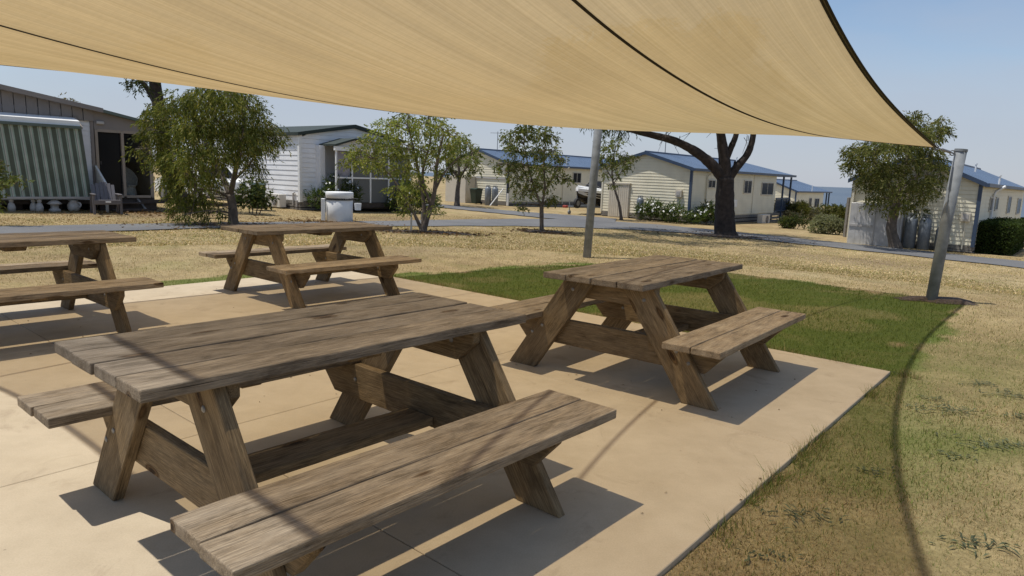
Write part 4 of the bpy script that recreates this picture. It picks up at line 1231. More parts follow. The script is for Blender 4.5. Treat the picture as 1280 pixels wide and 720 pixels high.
# garden ornaments under the house
def ornament(label, x, y, prof, kind):
    t = thing(kind, label, 'garden ornament', (x, y, float(Gz(x, y)) - .03), 0, 'white garden ornaments below the awning')
    bm = B(); lathe(bm, prof, 12); obj('body', bm, M['stone'], t, True)
    return t
def lp(u, v): return LP[0] + U50[0] * u - U140[0] * v, LP[1] + U50[1] * u - U140[1] * v
o1 = ornament('small squat stone lantern ornament with a wide cap below the awning', *lp(-1.15, .42), [(.02, 0), (.15, 0), (.15, .06), (.10, .1), (.11, .2), (.2, .22), (.12, .3), (.03, .36)], 'stone_lantern')
bm = B(); bmesh.ops.create_uvsphere(bm, u_segments=10, v_segments=8, radius=.05, matrix=Matrix.Translation((0, 0, .38))); obj('finial', bm, M['stone'], o1, True)
def figure(label, x, y, n):
    t = thing('garden_gnome', label, 'garden ornament', (x, y, float(Gz(x, y)) - .03), 0, 'white garden ornaments below the awning')
    for k in range(n):
        dx = (k - (n - 1) / 2) * .17
        bm = B(); lathe(bm, [(.03, 0), (.09, 0), (.10, .12), (.07, .22), (.03, .26)], 10, (dx, 0)); bmesh.ops.create_uvsphere(bm, u_segments=10, v_segments=8, radius=.062, matrix=Matrix.Translation((dx, 0, .30))); obj('body', bm, M['stone'], t, True)
        bm = B(); lathe(bm, [(.062, .32), (.04, .38), (.004, .45)], 10, (dx, 0)); obj('hat', bm, M['stone'], t)
figure('pair of small pale stone figures under the awning, left of the lantern ornament', *lp(-1.6, .42), 2)
figure('single pale stone figure near the left edge of the awning', *lp(-2.2, .42), 1)
o2 = ornament('round pale stone urn lying near the garden chair, under the awning', *lp(-.65, .4), [(.02, 0), (.1, 0), (.16, .08), (.17, .2), (.1, .29), (.13, .33), (.02, .34)], 'stone_urn')
bm = B(); tube(bm, [(.15 + .07 * math.cos(a), 0, .2 + .07 * math.sin(a)) for a in np.linspace(-2, 2, 9)], .02, 6); obj('handle', bm, M['stone'], o2)
o3 = ornament('low pale stone pot at the left edge of the view below the awning', *lp(-2.6, .45), [(.02, 0), (.11, 0), (.15, .18), (.17, .2), (.02, .21)], 'stone_pot')

# --- rubbish bin in a white surround
tk = thing('rubbish_bin', 'white round rubbish bin enclosure with lid behind the back table', 'bin', (-5.7, 22.5, float(Gz(-5.7, 22.5)) - .02))
bm = B(); lathe(bm, [(.40, 0), (.42, .02), (.42, .70), (.40, .72), (.02, .72)], 28); obj('drum', bm, M['binmetal'], tk, True)
bm = B(); lathe(bm, [(.02, .745), (.44, .745), (.44, .94), (.425, .96), (.02, .965)], 28); obj('lid', bm, M['white'], tk, True)
bm = B(); lathe(bm, [(.30, .70), (.44, .70), (.44, .765), (.30, .765)], 28); obj('band', bm, M['black'], tk)
bm = bbox(-.52, -.40, -.30, -.20, 0, .74, .01); obj('post', bm, M['white'], tk)
bm = B(); tube(bm, [(.42, -.1, .76), (.62, -.12, .76), (.62, -.12, .66)], .015, 6); obj('bracket', bm, M['black'], tk)
bm = B(); lathe(bm, [(.02, .40), (.10, .40), (.12, .62), (.02, .62)], 14, (.62, -.12)); obj('bucket', bm, M['white'], tk)
# --- cream garden shed
sh = thing('garden_shed', 'cream steel garden shed with ribbed doors beside the middle cabin', 'shed', (6.06, 37.1, -.68), R(50.5))
def ribbed(bm, org, ax, nrm, L, z0, z1, pitch=.11, z1b=None):
    org, ax, nrm = Vector(org), Vector(ax), Vector(nrm); n = int(L / pitch); up = Vector((0, 0, 1)); z1b = z1 if z1b is None else z1b
    for k in range(n):
        a = L * k / n; b = L * (k + .55) / n; c = L * (k + 1) / n
        zt = lambda q: z1 + (z1b - z1) * q / L
        pts = [(a, 0), (a + .012, .018), (b, .018), (b + .012, 0), (c, 0)]
        for (q0, o0), (q1, o1) in zip(pts[:-1], pts[1:]):
            bm.faces.new([bm.verts.new(org + ax * q + nrm * o + up * z) for q, o, z in ((q0, o0, z0), (q1, o1, z0), (q1, o1, zt(q1)), (q0, o0, zt(q0)))])
bm = B(); box(bm, .02, 1.40, .02, 1.24, 0, 1.78); ribbed(bm, (0, 0, 0), (1, 0, 0), (0, -1, 0), 1.42, 0, 1.80); obj('wall', bm, M['corrug'], sh)
for k in range(2):
    bm = B(); ribbed(bm, (-.005, .02 + .625 * k, 0), (0, 1, 0), (-1, 0, 0), .60, .06, 1.74); box(bm, -.012, .0, .01 + .625 * k, .62 + .625 * k, .04, 1.76); obj('shed_door', bm, M['corrug'], sh)
bm = B(); box(bm, -.06, 1.48, -.06, 1.31, 1.80, 1.86); obj('roof', bm, M['corrug'], sh)
bm = B(); box(bm, -.035, -.02, .0, 1.26, 1.745, 1.80); obj('lintel', bm, M['creamtrim'], sh)
# --- boat on a trailer
bt = thing('motor_boat', 'white and black motor boat on a trailer, parked left of the cream shed', 'boat', (3.55, 38.4, -.62), R(50.5))
secs = []   # stations from the bow (x=0) towards the stern (x=4.6)
for x, half, keel, gun in ((-.25, .03, .92, 1.42), (.1, .30, .70, 1.39), (.6, .58, .55, 1.35), (1.3, .82, .46, 1.30), (2.3, .95, .42, 1.26), (3.4, .98, .42, 1.24), (4.6, .95, .44, 1.24)):
    ch = keel + (gun - keel) * .45
    secs.append((x, [(-half, gun), (-half * .93, ch + .1), (-half * .78, ch), (0, keel), (half * .78, ch), (half * .93, ch + .1), (half, gun)]))
def loft(bm, secs, i0, i1):
    rows = [[bm.verts.new((x, p[0], p[1])) for p in s[i0:i1 + 1]] for x, s in secs]
    for a, b in zip(rows[:-1], rows[1:]):
        for k in range(len(a) - 1): bm.faces.new((a[k], a[k + 1], b[k + 1], b[k]))
    return rows
bm = B(); rows = loft(bm, secs, 0, 6); bm.faces.new(rows[-1]); hull = obj('hull', bm, M['hull'], bt, True)
for sgn in (0, 1):
    bm = B()
    for (x0, s0), (x1, s1) in zip(secs[:-1], secs[1:]):
        i = 1 if sgn == 0 else 5; k2 = 2 if sgn == 0 else 4
        o = -.012 if sgn == 0 else .012
        bm.faces.new([bm.verts.new(v) for v in ((x0, s0[i][0] * 1.005 + o, s0[i][1] + .08), (x1, s1[i][0] * 1.005 + o, s1[i][1] + .08), (x1, s1[k2][0] + o * 2, s1[k2][1] + .02), (x0, s0[k2][0] + o * 2, s0[k2][1] + .02))])
    bmesh.ops.remove_doubles(bm, verts=bm.verts, dist=.001); bmesh.ops.solidify(bm, geom=bm.faces[:], thickness=.008)
    obj('stripe', bm, M['offwhite'], hull)
bm = B()
rows = []
for x, s in secs:
    hf = abs(s[0][0]) + .03; g = s[0][1]
    rows.append([bm.verts.new(v) for v in ((x - .03, -hf, g - .16), (x - .03, -hf - .02, g - .02), (x, -hf * .8, g + .10), (x, 0, g + .16), (x, hf * .8, g + .10), (x - .03, hf + .02, g - .02), (x - .03, hf, g - .16))])
for a, b in zip(rows[:-1], rows[1:]):
    for k in range(6): bm.faces.new((a[k], a[k + 1], b[k + 1], b[k]))
bm.faces.new(rows[-1]); bm.faces.new(rows[0][::-1])
obj('deck', bm, M['white'], bt)
bm = B(); prism(bm, [(1.45, 1.38), (2.1, 1.80), (2.16, 1.80), (2.05, 1.38)], -.72, .72, 'y'); obj('windscreen', bm, M['pane'], bt)
bm = B(); tube(bm, [(1.45, -.74, 1.40), (2.12, -.73, 1.82), (2.12, .73, 1.82), (1.45, .74, 1.40)], .02, 6); obj('windscreen_frame', bm, M['black'], bt)
bm = B(); tube(bm, [(1.2, -.72, 1.40), (.7, -.55, 1.62), (0, 0, 1.66), (.7, .55, 1.62), (1.2, .72, 1.40)], .015, 6); obj('bow_rail', bm, M['bolt'], bt)
tr = thing('boat_trailer', 'galvanised trailer with jockey wheel carrying the black and white boat', 'trailer', (3.55, 38.4, -.62), R(50.5))
bm = B(); tube(bm, [(-1.3, 0, .42), (4.3, 0, .36)], .045, 6); tube(bm, [(-.2, 0, .42), (1.2, -.75, .40), (4.4, -.75, .38)], .04, 6); tube(bm, [(-.2, 0, .42), (1.2, .75, .40), (4.4, .75, .38)], .04, 6)
tube(bm, [(2.6, -.95, .33), (2.6, .95, .33)], .035, 6); tube(bm, [(-.2, 0, .42), (-.25, 0, 1.0)], .035, 6); obj('chassis', bm, M['steel'], tr)
for sy in (-.95, .95):
    bm = B(); tube(bm, [(2.6, sy - .09, .29), (2.6, sy + .09, .29)], .29, 20); w_ = obj('wheel', bm, M['rubber'], tr)
    bm = B(); tube(bm, [(2.6, sy - .10, .29), (2.6, sy + .10, .29)], .16, 14); obj('rim', bm, M['bolt'], w_)
    bm = B(); tube(bm, [(2.6 + .36 * math.cos(a), sy, .29 + .36 * math.sin(a)) for a in np.linspace(0, math.pi, 9)], [.05] * 9, 6); obj('mudguard', bm, M['steel'], tr)
bm = B(); tube(bm, [(-.75, .12, .12), (-.75, .12, .75)], .03, 6); tube(bm, [(-.75, .08, .11), (-.75, .16, .11)], .11, 14); obj('jockey_wheel', bm, M['steel'], tr)
bm = B(); tube(bm, [(-.35, -.16, .60), (-.35, -.03, .60)], .27, 20); sp = obj('spare_wheel', bm, M['rubber'], tr)
bm = B(); tube(bm, [(-.35, -.17, .60), (-.35, -.02, .60)], .15, 14); obj('rim', bm, M['bolt'], sp)
bm = bbox(-1.42, -1.2, -.12, .12, .36, .50, .02); obj('coupling', bm, M['redlamp'], tr)

# --- parked white car glimpsed behind the drooping tree
car = thing('parked_car', 'white parked car half hidden behind the drooping tree on the left', 'car', (-13.0, 28.6, float(Gz(-13.0, 28.6)) - .02), R(-38))
prof = [(-2.2, .35), (-2.2, .82), (-1.9, .95), (-1.2, 1.0), (-.55, 1.45), (.9, 1.48), (1.55, 1.02), (2.15, .92), (2.25, .6), (2.2, .35)]
bm = B(); prism(bm, prof, -.82, .82, 'y'); bevel(bm, .05, 2); obj('body', bm, M['white'], car, False)
for sy in (-.825, .825):
    bm = B(); prism(bm, [(-1.02, 1.02), (-.5, 1.38), (.82, 1.40), (1.3, 1.02)], sy - .006, sy + .006, 'y'); obj('side_window', bm, M['pane'], car)
for x in (-1.35, 1.4):
    for sy in (-.78, .78):
        bm = B(); tube(bm, [(x, sy - .1, .32), (x, sy + .1, .32)], .32, 18); w_ = obj('wheel', bm, M['rubber'], car)
        bm = B(); tube(bm, [(x, sy - .11, .32), (x, sy + .11, .32)], .19, 12); obj('rim', bm, M['bolt'], w_)
bm = B(); prism(bm, [(.93, 1.44), (1.53, 1.06), (1.56, 1.07), (.96, 1.46)], -.68, .68, 'y'); obj('windscreen', bm, M['pane'], car)
for sy in (-.6, .6): obj('headlight', bbox(2.16, 2.235, sy - .16, sy + .16, .66, .80, .02), M['bolt'], car)
wheelie_bin('green wheelie bin between the drooping tree and the white house', -9.6, 25.9, R(20), M['greenbin'])
# ------------------------------------------------------------------ vegetation
def rand_unit(n):
    v = rng.normal(size=(n, 3)); return v / np.linalg.norm(v, axis=1)[:, None]
def leaves(P, D, L, Wd, cols):
    """kite-shaped leaves at P along unit D, length L, width Wd, per-leaf colours"""
    n = len(P); ref = rand_unit(n)
    S_ = np.cross(D, ref); S_ /= np.linalg.norm(S_, axis=1)[:, None] + 1e-9
    V = np.empty((n, 4, 3))
    V[:, 0] = P; V[:, 2] = P + D * L[:, None]
    m = P + D * (L * .45)[:, None]
    V[:, 1] = m + S_ * (Wd / 2)[:, None]; V[:, 3] = m - S_ * (Wd / 2)[:, None]
    return V.reshape(-1, 3), np.repeat(cols, 4, 0)
def crown_leaves(blobs, dens, twig, nl, L, W_, droop, pal):
    """blobs: (x,y,z,r). twigs start in each clump and carry nl leaves each"""
    Ps, Ds, Ls, Ws, Cs = [], [], [], [], []
    tw = []
    for (x, y, z, r) in blobs:
        k = max(8, int(2.7 * dens * r * r))
        u = rand_unit(k); rad = r * rng.uniform(.15, .92, k) ** .6
        o = np.array([x, y, z]) + u * rad[:, None] * np.array([1, 1, .85])
        d = u * .75 + rand_unit(k) * .5; d[:, 2] = d[:, 2] * .5 - droop * rng.uniform(.4, 1.3, k)
        d /= np.linalg.norm(d, axis=1)[:, None]
        tl = twig * rng.uniform(.45, 1.25, k)
        base_t = rng.random((k, 1)); shade = rng.uniform(.62, 1.32)
        for i in range(nl):
            t = (i + rng.random(k)) / nl
            p = o + d * (t * tl)[:, None]; p[:, 2] -= droop * .35 * tl * t * t
            ld = d * .7 + rand_unit(k) * .65; ld[:, 2] -= droop * .45; ld /= np.linalg.norm(ld, axis=1)[:, None]
            c = np.array(pal[0]) * (1 - base_t) + np.array(pal[1]) * base_t
            pick = rng.random(k) < .14
            c = np.where(pick[:, None], np.array(pal[2]), c) * rng.uniform(.8, 1.2, (k, 1)) * shade
            Ps.append(p); Ds.append(ld); Ls.append(L * rng.uniform(.6, 1.25, k)); Ws.append(W_ * rng.uniform(.7, 1.25, k)); Cs.append(c)
        tw += [(a, a + b * c_) for a, b, c_ in zip(o[::4], d[::4], tl[::4])]
    V, C = leaves(np.concatenate(Ps), np.concatenate(Ds), np.concatenate(Ls), np.concatenate(Ws), np.concatenate(Cs))
    return V, C, tw
def px_blobs(depth, spread, items, seed):
    r_ = random.Random(seed); out = []
    xs = [i[0] for i in items]; cx, hw = (min(xs) + max(xs)) / 2, max(10, (max(xs) - min(xs)) / 2)
    for px, py, pr in items:
        q = max(0, 1 - ((px - cx) / hw) ** 2) ** .5
        for rep in range(2):
            dd = depth + spread * q * (r_.uniform(.15, 1) if rep else -r_.uniform(.15, 1))
            p = at(px + r_.uniform(-3, 3), py + r_.uniform(-3, 3), dd)
            out.append((p[0], p[1], p[2], .80 * pr / CF * dd))
    return out
def tree(label, base, stems, blobs, pal, bark, dens=260, twig=.3, nl=9, L=.10, W_=.035, droop=.5, name='tree', cat='tree', group=None, limb=.018, flare=1.0):
    t = thing(name, label, cat, base, 0, group)
    bx, by, bz = base
    bm = B(); ends = []
    for pts, r0, r1 in stems:
        n = len(pts); fine = []
        P_ = [Vector(p) - Vector(base) for p in pts]
        for i in range(n - 1):
            p0, p1, p2, p3 = P_[max(i - 1, 0)], P_[i], P_[i + 1], P_[min(i + 2, n - 1)]
            for k in range(5):
                s = k / 5
                fine.append(.5 * ((2 * p1) + (p2 - p0) * s + (2 * p0 - 5 * p1 + 4 * p2 - p3) * s * s + (3 * p1 - p0 - 3 * p2 + p3) * s ** 3))
        fine.append(P_[-1]); m = len(fine)
        rad = [(r0 + (r1 - r0) * i / (m - 1)) * (1 + random.uniform(-.06, .06)) for i in range(m)]
        if P_[0].length < .2:
            rad[0] *= 1 + .45 * flare; rad[1] *= 1 + .18 * flare
            fine[0].z -= .12
        tube(bm, fine, rad, 9)
        ends += fine[m // 3:]
    # limbs reaching into each clump
    for (x, y, z, r) in blobs:
        q = Vector((x - bx, y - by, z - bz))
        below = [e for e in ends if e.z < q.z + .1] or ends
        e = min(below, key=lambda v: (v - q).length)
        mid = (e + q) / 2 + Vector((random.uniform(-.06, .06), random.uniform(-.06, .06), .08))
        tube(bm, [e, mid, q], [limb, limb * .7, limb * .35], 5)
        for _ in range(3):
            u = Vector(rand_unit(1)[0]) * r * .8
            tube(bm, [mid * .4 + q * .6, q + u], [limb * .45, limb * .18], 4)
    obj('trunk', bm, bark, t, True)
    V, C, tw = crown_leaves(blobs, dens, twig, nl, L, W_, droop, pal)
    V -= np.array(base)
    me = np_mesh('crown', V, np.arange(len(V)).reshape(-1, 4), M['leaf'], C)
    link(bpy.data.objects.new('crown', me), t)
    return t
def pst(depth, *pp): return [tuple(at(px, py, depth + (d[0] if d else 0))) for px, py, *d in pp]
def base_of(x, y): return (x, y, float(Gz(x, y)) - .03)
def stem(base, depth, *pp): return [base] + pst(depth, *pp)
OLIVE = [(.066, .088, .020), (.155, .168, .035), (.25, .22, .07)]
LIGHT = [(.13, .165, .035), (.25, .28, .07), (.34, .32, .12)]
MID = [(.085, .11, .03), (.17, .195, .055), (.25, .22, .09)]
DARKG = [(.035, .055, .018), (.085, .11, .032), (.14, .14, .05)]

# drooping tree on the left
b = base_of(-7.1, 17.4); d = 17.4
tree('drooping dark olive tree at left with forked trunk, foliage hanging to the grass', b,
     [(stem(b, d, (291, 262), (288, 243)), .13, .10), (pst(d, (288, 243), (278, 222, .2), (262, 190, .4), (245, 150, .6)), .085, .03), (pst(d, (288, 243), (294, 215, -.2), (302, 180, -.3), (305, 135, -.2)), .075, .03), (pst(d, (289, 248), (268, 238, -.3), (245, 236, -.6)), .04, .02), (pst(d, (290, 228), (312, 205), (330, 180)), .035, .015)],
     px_blobs(d, 1.5, [(200, 140, 24), (225, 128, 24), (255, 122, 26), (285, 122, 24), (310, 135, 24), (335, 158, 16), (192, 165, 15), (212, 165, 24), (240, 158, 28), (270, 155, 28), (300, 160, 26), (325, 180, 17), (345, 163, 9), (197, 195, 15), (217, 195, 24), (245, 190, 25), (275, 188, 24), (305, 193, 18), (320, 207, 11), (208, 222, 10), (226, 222, 18), (248, 220, 20), (268, 222, 14), (226, 248, 15), (246, 248, 15), (262, 243, 10), (228, 270, 8), (234, 281, 5), (259, 264, 7), (272, 262, 6), (305, 172, 22), (262, 108, 16), (300, 112, 14), (350, 176, 5), (222, 258, 6), (176, 150, 7), (172, 188, 6)], 1),
     OLIVE, M['greybark'], dens=230, twig=.34, nl=10, L=.105, W_=.026, droop=.85)
# dark trunked tree behind it
b = base_of(-11.3, 23.9); d = 23.9
tree('tall dark-trunked tree standing behind the drooping tree, next to the glazed porch', b,
     [(stem(b, d, (211, 215), (203, 160), (196, 120), (192, 85)), .27, .17), (pst(d, (200, 140), (180, 105), (168, 95)), .1, .04)],
     px_blobs(d, 1.2, [(168, 104, 10), (182, 100, 10), (200, 70, 30), (170, 75, 24), (235, 70, 30)], 2), DARKG, M['bark'], dens=130, twig=.35, nl=9, L=.12, W_=.04, droop=.4, flare=.7)
# treetop far behind the left house
b = base_of(-30, 38); d = 38
tree('treetop showing just above the roof of the awning house', b, [(stem(b, d, (80, 200), (84, 140)), .2, .08)],
     px_blobs(d, 1, [(72, 128, 8), (84, 127, 8), (95, 131, 7), (80, 140, 15), (95, 150, 15)], 3), [(.09, .085, .045), (.15, .13, .07), (.2, .16, .09)], M['greybark'], dens=50, twig=.4, nl=8, L=.16, W_=.06)
# light multi-stemmed tree
b = base_of(-2.3, 17.3); d = 17.3
tree('light green multi-stemmed tree beside two white stakes', b,
     [(stem(b, d, (535, 268), (543, 240), (546, 205), (555, 165)), .085, .025), (stem(b, d, (530, 262), (527, 235), (520, 200), (512, 165)), .065, .02), (stem(b, d, (520, 272), (508, 250), (490, 222), (470, 200)), .05, .015), (pst(d, (543, 240), (556, 215), (575, 195)), .035, .012), (pst(d, (538, 255), (528, 220), (538, 175), (535, 150)), .045, .015)],
     px_blobs(d, 1.1, [(485, 158, 15), (505, 155, 18), (530, 158, 18), (552, 160, 16), (468, 178, 16), (490, 182, 18), (448, 196, 14), (435, 203, 9), (462, 204, 12), (482, 206, 13), (505, 190, 18), (530, 188, 17), (552, 185, 15), (568, 172, 9), (500, 215, 14), (522, 212, 12), (545, 208, 9), (498, 238, 14), (512, 250, 12), (520, 232, 10), (506, 262, 6), (545, 262, 3), (440, 188, 7), (538, 143, 10), (510, 140, 10)], 4),
     LIGHT, M['greybark'], dens=205, twig=.26, nl=8, L=.085, W_=.034, droop=.35)
b = base_of(-3.3, 39.4); d = 39.4
tree('darker tree right behind the light multi-stemmed tree, before the cream annex', b,
     [(stem(b, d, (572, 238), (574, 220), (572, 195)), .16, .06), (pst(d, (573, 225), (585, 205), (590, 190)), .08, .03), (pst(d, (573, 222), (560, 205), (556, 190)), .08, .03)],
     px_blobs(d, 1.6, [(562, 180, 11), (575, 174, 10), (588, 185, 10), (556, 198, 11), (572, 196, 13), (588, 200, 11), (594, 212, 6), (562, 214, 9), (578, 216, 7), (552, 218, 7), (596, 192, 5)], 5), MID, M['greybark'], dens=85, twig=.35, nl=8, L=.16, W_=.06, droop=.4)
b = base_of(.93, 23.2); d = 23.2
tree('young single-trunk tree in the middle of the dry lawn, left of the back post', b,
     [(stem(b, d, (677, 270), (677, 257)), .075, .065), (pst(d, (677, 259), (671, 243), (662, 215), (655, 180)), .045, .015), (pst(d, (677, 259), (681, 235), (680, 205), (682, 170)), .045, .015), (pst(d, (680, 240), (692, 220), (700, 205)), .025, .01)],
     px_blobs(d, 1.1, [(640, 168, 10), (657, 165, 13), (676, 168, 13), (690, 172, 9), (634, 180, 8), (648, 185, 12), (668, 188, 14), (688, 192, 11), (640, 203, 11), (622, 205, 6), (632, 212, 7), (656, 208, 12), (676, 210, 13), (694, 208, 8), (703, 199, 4), (645, 225, 9), (662, 228, 11), (682, 228, 11), (697, 222, 6), (707, 222, 4), (650, 240, 7), (666, 243, 7), (686, 244, 6), (652, 257, 3), (690, 252, 4), (660, 157, 9), (685, 158, 7)], 6),
     MID, M['greybark'], dens=165, twig=.26, nl=8, L=.105, W_=.042, droop=.4)
b = base_of(5.35, 34.6); d = 34.6
tree('slim leaning young tree before the cream shed doors, right of the back post', b,
     [(stem(b, d, (774, 255), (768, 235), (765, 215), (768, 190)), .075, .03), (pst(d, (767, 230), (778, 212), (782, 200)), .03, .012), (pst(d, (766, 225), (756, 208), (752, 200)), .03, .012)],
     px_blobs(d, .9, [(760, 182, 8), (773, 180, 8), (755, 194, 8), (769, 194, 10), (783, 196, 7), (750, 206, 5), (763, 207, 8), (777, 208, 8), (788, 203, 4), (756, 219, 4), (770, 219, 5), (766, 231, 3), (790, 194, 3)], 7), MID, M['greybark'], dens=95, twig=.26, nl=8, L=.13, W_=.05, droop=.4)
# big dark bare tree
b = base_of(8.27, 26.97); d = 26.97
tree('thick dark-barked old tree with bare spreading limbs beyond the tables', b,
     [(stem(b, d, (906, 278), (906, 250), (907, 222)), .42, .33), (pst(d, (906, 226), (896, 212), (880, 197), (862, 185), (840, 175), (812, 168), (780, 160, -.5)), .24, .10),
      (pst(d, (907, 228), (906, 205), (903, 182), (900, 158), (896, 110)), .26, .13), (pst(d, (907, 200), (914, 184), (921, 165), (928, 120)), .14, .08), (pst(d, (909, 226), (921, 209), (934, 193), (941, 172), (946, 130)), .18, .09), (pst(d, (917, 212), (918, 205), (919, 201)), .05, .03)],
     px_blobs(d, 3.0, [(760, 150, 14), (778, 153, 12), (745, 140, 18), (800, 120, 30), (850, 100, 35), (900, 85, 40), (950, 100, 35), (990, 120, 22), (840, 60, 40), (910, 40, 45), (770, 100, 34)], 8) + px_blobs(23.5, 2.5, [(690, 105, 26), (735, 95, 30), (785, 90, 30), (830, 92, 30), (880, 85, 30), (760, 50, 34), (710, 60, 30), (820, 40, 34), (925, 95, 26)], 18),
     DARKG, M['bark'], dens=85, twig=.55, nl=9, L=.22, W_=.035, droop=.7, limb=.03, flare=.9)
o_ = [o for o in bpy.data.objects if o.type == 'EMPTY' and o.get('label', '').startswith('thick dark-barked')][0]
for px, py, dx, dy in ((880, 160, -30, 12), (865, 163, -12, 14), (845, 158, -20, 22), (858, 150, -35, 24), (930, 172, 4, 16), (934, 170, -6, 22), (935, 176, -2, -8), (850, 170, -6, 16), (830, 168, -6, 14), (895, 160, -12, 12)):
    p0 = Vector(at(px, py, 26.9)) - o_.location; p1 = Vector(at(px + dx, py + dy, 26.6)) - o_.location
    bm = B(); tube(bm, [p0, (p0 + p1) / 2 + Vector((.05, 0, .06)), p1], [.014, .01, .005], 4); obj('bare_twig', bm, M['bark'], o_)
# right-hand tree
b = base_of(14.1, 25.4); d = 25.4
tree('dense dark green tree before the grey store of the right cabin', b,
     [(stem(b, d, (1114, 285), (1118, 262), (1122, 235)), .2, .15), (pst(d, (1120, 245), (1105, 220), (1090, 195)), .09, .04), (pst(d, (1122, 238), (1132, 205), (1140, 170)), .10, .04), (pst(d, (1122, 238), (1150, 215), (1165, 190)), .07, .03)],
     px_blobs(d, 1.9, [(1075, 190, 16), (1095, 185, 20), (1120, 180, 22), (1145, 172, 22), (1165, 165, 18), (1182, 160, 9), (1145, 150, 14), (1130, 145, 7), (1070, 208, 14), (1090, 212, 18), (1115, 210, 22), (1140, 205, 22), (1162, 195, 18), (1175, 205, 10), (1085, 228, 13), (1105, 232, 17), (1130, 235, 18), (1152, 228, 17), (1168, 222, 11), (1096, 246, 11), (1122, 252, 14), (1145, 250, 12), (1158, 246, 8), (1106, 260, 7), (1150, 262, 5), (1062, 186, 8), (1170, 238, 5), (1150, 140, 6), (1176, 150, 7)], 9),
     [(.072, .090, .026), (.155, .165, .048), (.23, .21, .075)], M['greybark'], dens=150, twig=.34, nl=9, L=.125, W_=.04, droop=.6)

def bush(label, base, blobs, pal, dens=220, twig=.2, nl=7, L=.1, W_=.03, droop=.1, flowers=0, name='bush', group=None, core=None, fl=.045):
    """blobs in local metres (x, y, z, r)"""
    t = thing(name, label, 'bush' if name != 'hedge' else 'hedge', base, 0, group)
    bl = [(x + base[0], y + base[1], z + base[2], r) for x, y, z, r in blobs]
    V, C, tw = crown_leaves(bl, dens, twig, nl, L, W_, droop, pal)
    V -= np.array(base)
    link(bpy.data.objects.new('foliage', np_mesh('foliage', V, np.arange(len(V)).reshape(-1, 4), M['leaf'], C)), t)
    bm = B()
    for x, y, z, r in blobs:
        tube(bm, [(x * .5, y * .5, 0), (x * .8, y * .8, z * .6), (x, y, z)], [.02, .014, .006], 4)
    obj('stems', bm, M['greybark'], t)
    if flowers:
        V2 = []
        for x, y, z, r in bl:
            k = max(3, int(2.2 * flowers * r * r))
            u = rand_unit(k); u[:, 2] = np.abs(u[:, 2]) * .9; p = np.array([x, y, z]) + u * r * rng.uniform(.85, 1.2, (k, 1))
            n_ = u + rand_unit(k) * .4; n_ /= np.linalg.norm(n_, axis=1)[:, None]
            a = np.cross(n_, rand_unit(k)); a /= np.linalg.norm(a, axis=1)[:, None]; b_ = np.cross(n_, a)
            for i in range(3):
                th = i * math.pi / 3
                e = a * math.cos(th) + b_ * math.sin(th); f = np.cross(n_, e); s_ = rng.uniform(.7, 1.3, (k, 1)) * fl
                V2.append(np.stack([p - e * s_ - f * s_ * .35, p + e * s_ - f * s_ * .35, p + e * s_ + f * s_ * .35 + n_ * .004 * i, p - e * s_ + f * s_ * .35 + n_ * .004 * i], 1).reshape(-1, 3))
        V2 = np.concatenate(V2) - np.array(base)
        link(bpy.data.objects.new('daisy_flowers', np_mesh('daisy_flowers', V2, np.arange(len(V2)).reshape(-1, 4), M['petal'])), t)['kind'] = 'stuff'
    return t
DAISY = [(.045, .075, .02), (.09, .13, .035), (.13, .16, .045)]
def at_house(P, u, v, z=None):
    q = P[:2] + U50 * u + U140 * v
    return (q[0], q[1], float(Gz(q[0], q[1])) - .05)
g_d = 'flowering daisy bushes against the houses'
bush('leftmost white daisy bush, beside the gas bottle at the middle cabin', at_house(HMP, -.7, 1.8), [(0, 0, .45, .4), (.35, -.2, .5, .42), (-.35, .2, .45, .4), (.1, 0, .75, .38)], DAISY, 200, .22, 7, .16, .035, -.3, 40, group=g_d)
bush('middle white daisy bush below the meter box of the middle cabin', at_house(HMP, -.8, .45), [(-.2, .15, .4, .45), (.3, -.2, .4, .42), (.05, 0, .65, .35)], DAISY, 200, .22, 7, .16, .035, -.3, 34, group=g_d)
bush('rightmost white daisy bush at the corner of the middle cabin', at_house(HMP, .55, -.7), [(-.5, -.3, .4, .42), (0, 0, .5, .5), (.5, .35, .5, .48), (.1, .1, .8, .4)], DAISY, 200, .22, 7, .16, .035, -.3, 44, group=g_d)
bush('tall white daisy bush at the corner of the white house, left of the bin', at_house(WP, 1.1, -.7), [(-.5, -.3, .5, .45), (0, 0, .55, .5), (.5, .35, .6, .5), (.05, 0, 1.0, .4), (.4, .3, .95, .35)], DAISY, 200, .26, 7, .18, .03, -.4, 48, group=g_d, fl=.05)
bush('dark bush with few flowers at the right end of the white house porch', at_house(WP, 4.3, -1.6), [(-.4, -.2, .5, .5), (.2, .1, .6, .55), (.7, .4, .5, .5), (.1, .2, 1.0, .45)], DAISY, 200, .26, 7, .18, .035, -.2, 9, group=g_d)
q = at(316, 268, 23.5)
bush('small dark shrub in a low pot, right of the drooping tree', (q[0], 23.5, float(Gz(q[0], 23.5))), [(-.2, 0, .55, .4), (.2, .1, .6, .4), (.0, 0, .95, .35), (.45, 0, .5, .25)], DARKG, 190, .2, 7, .12, .05, .2)
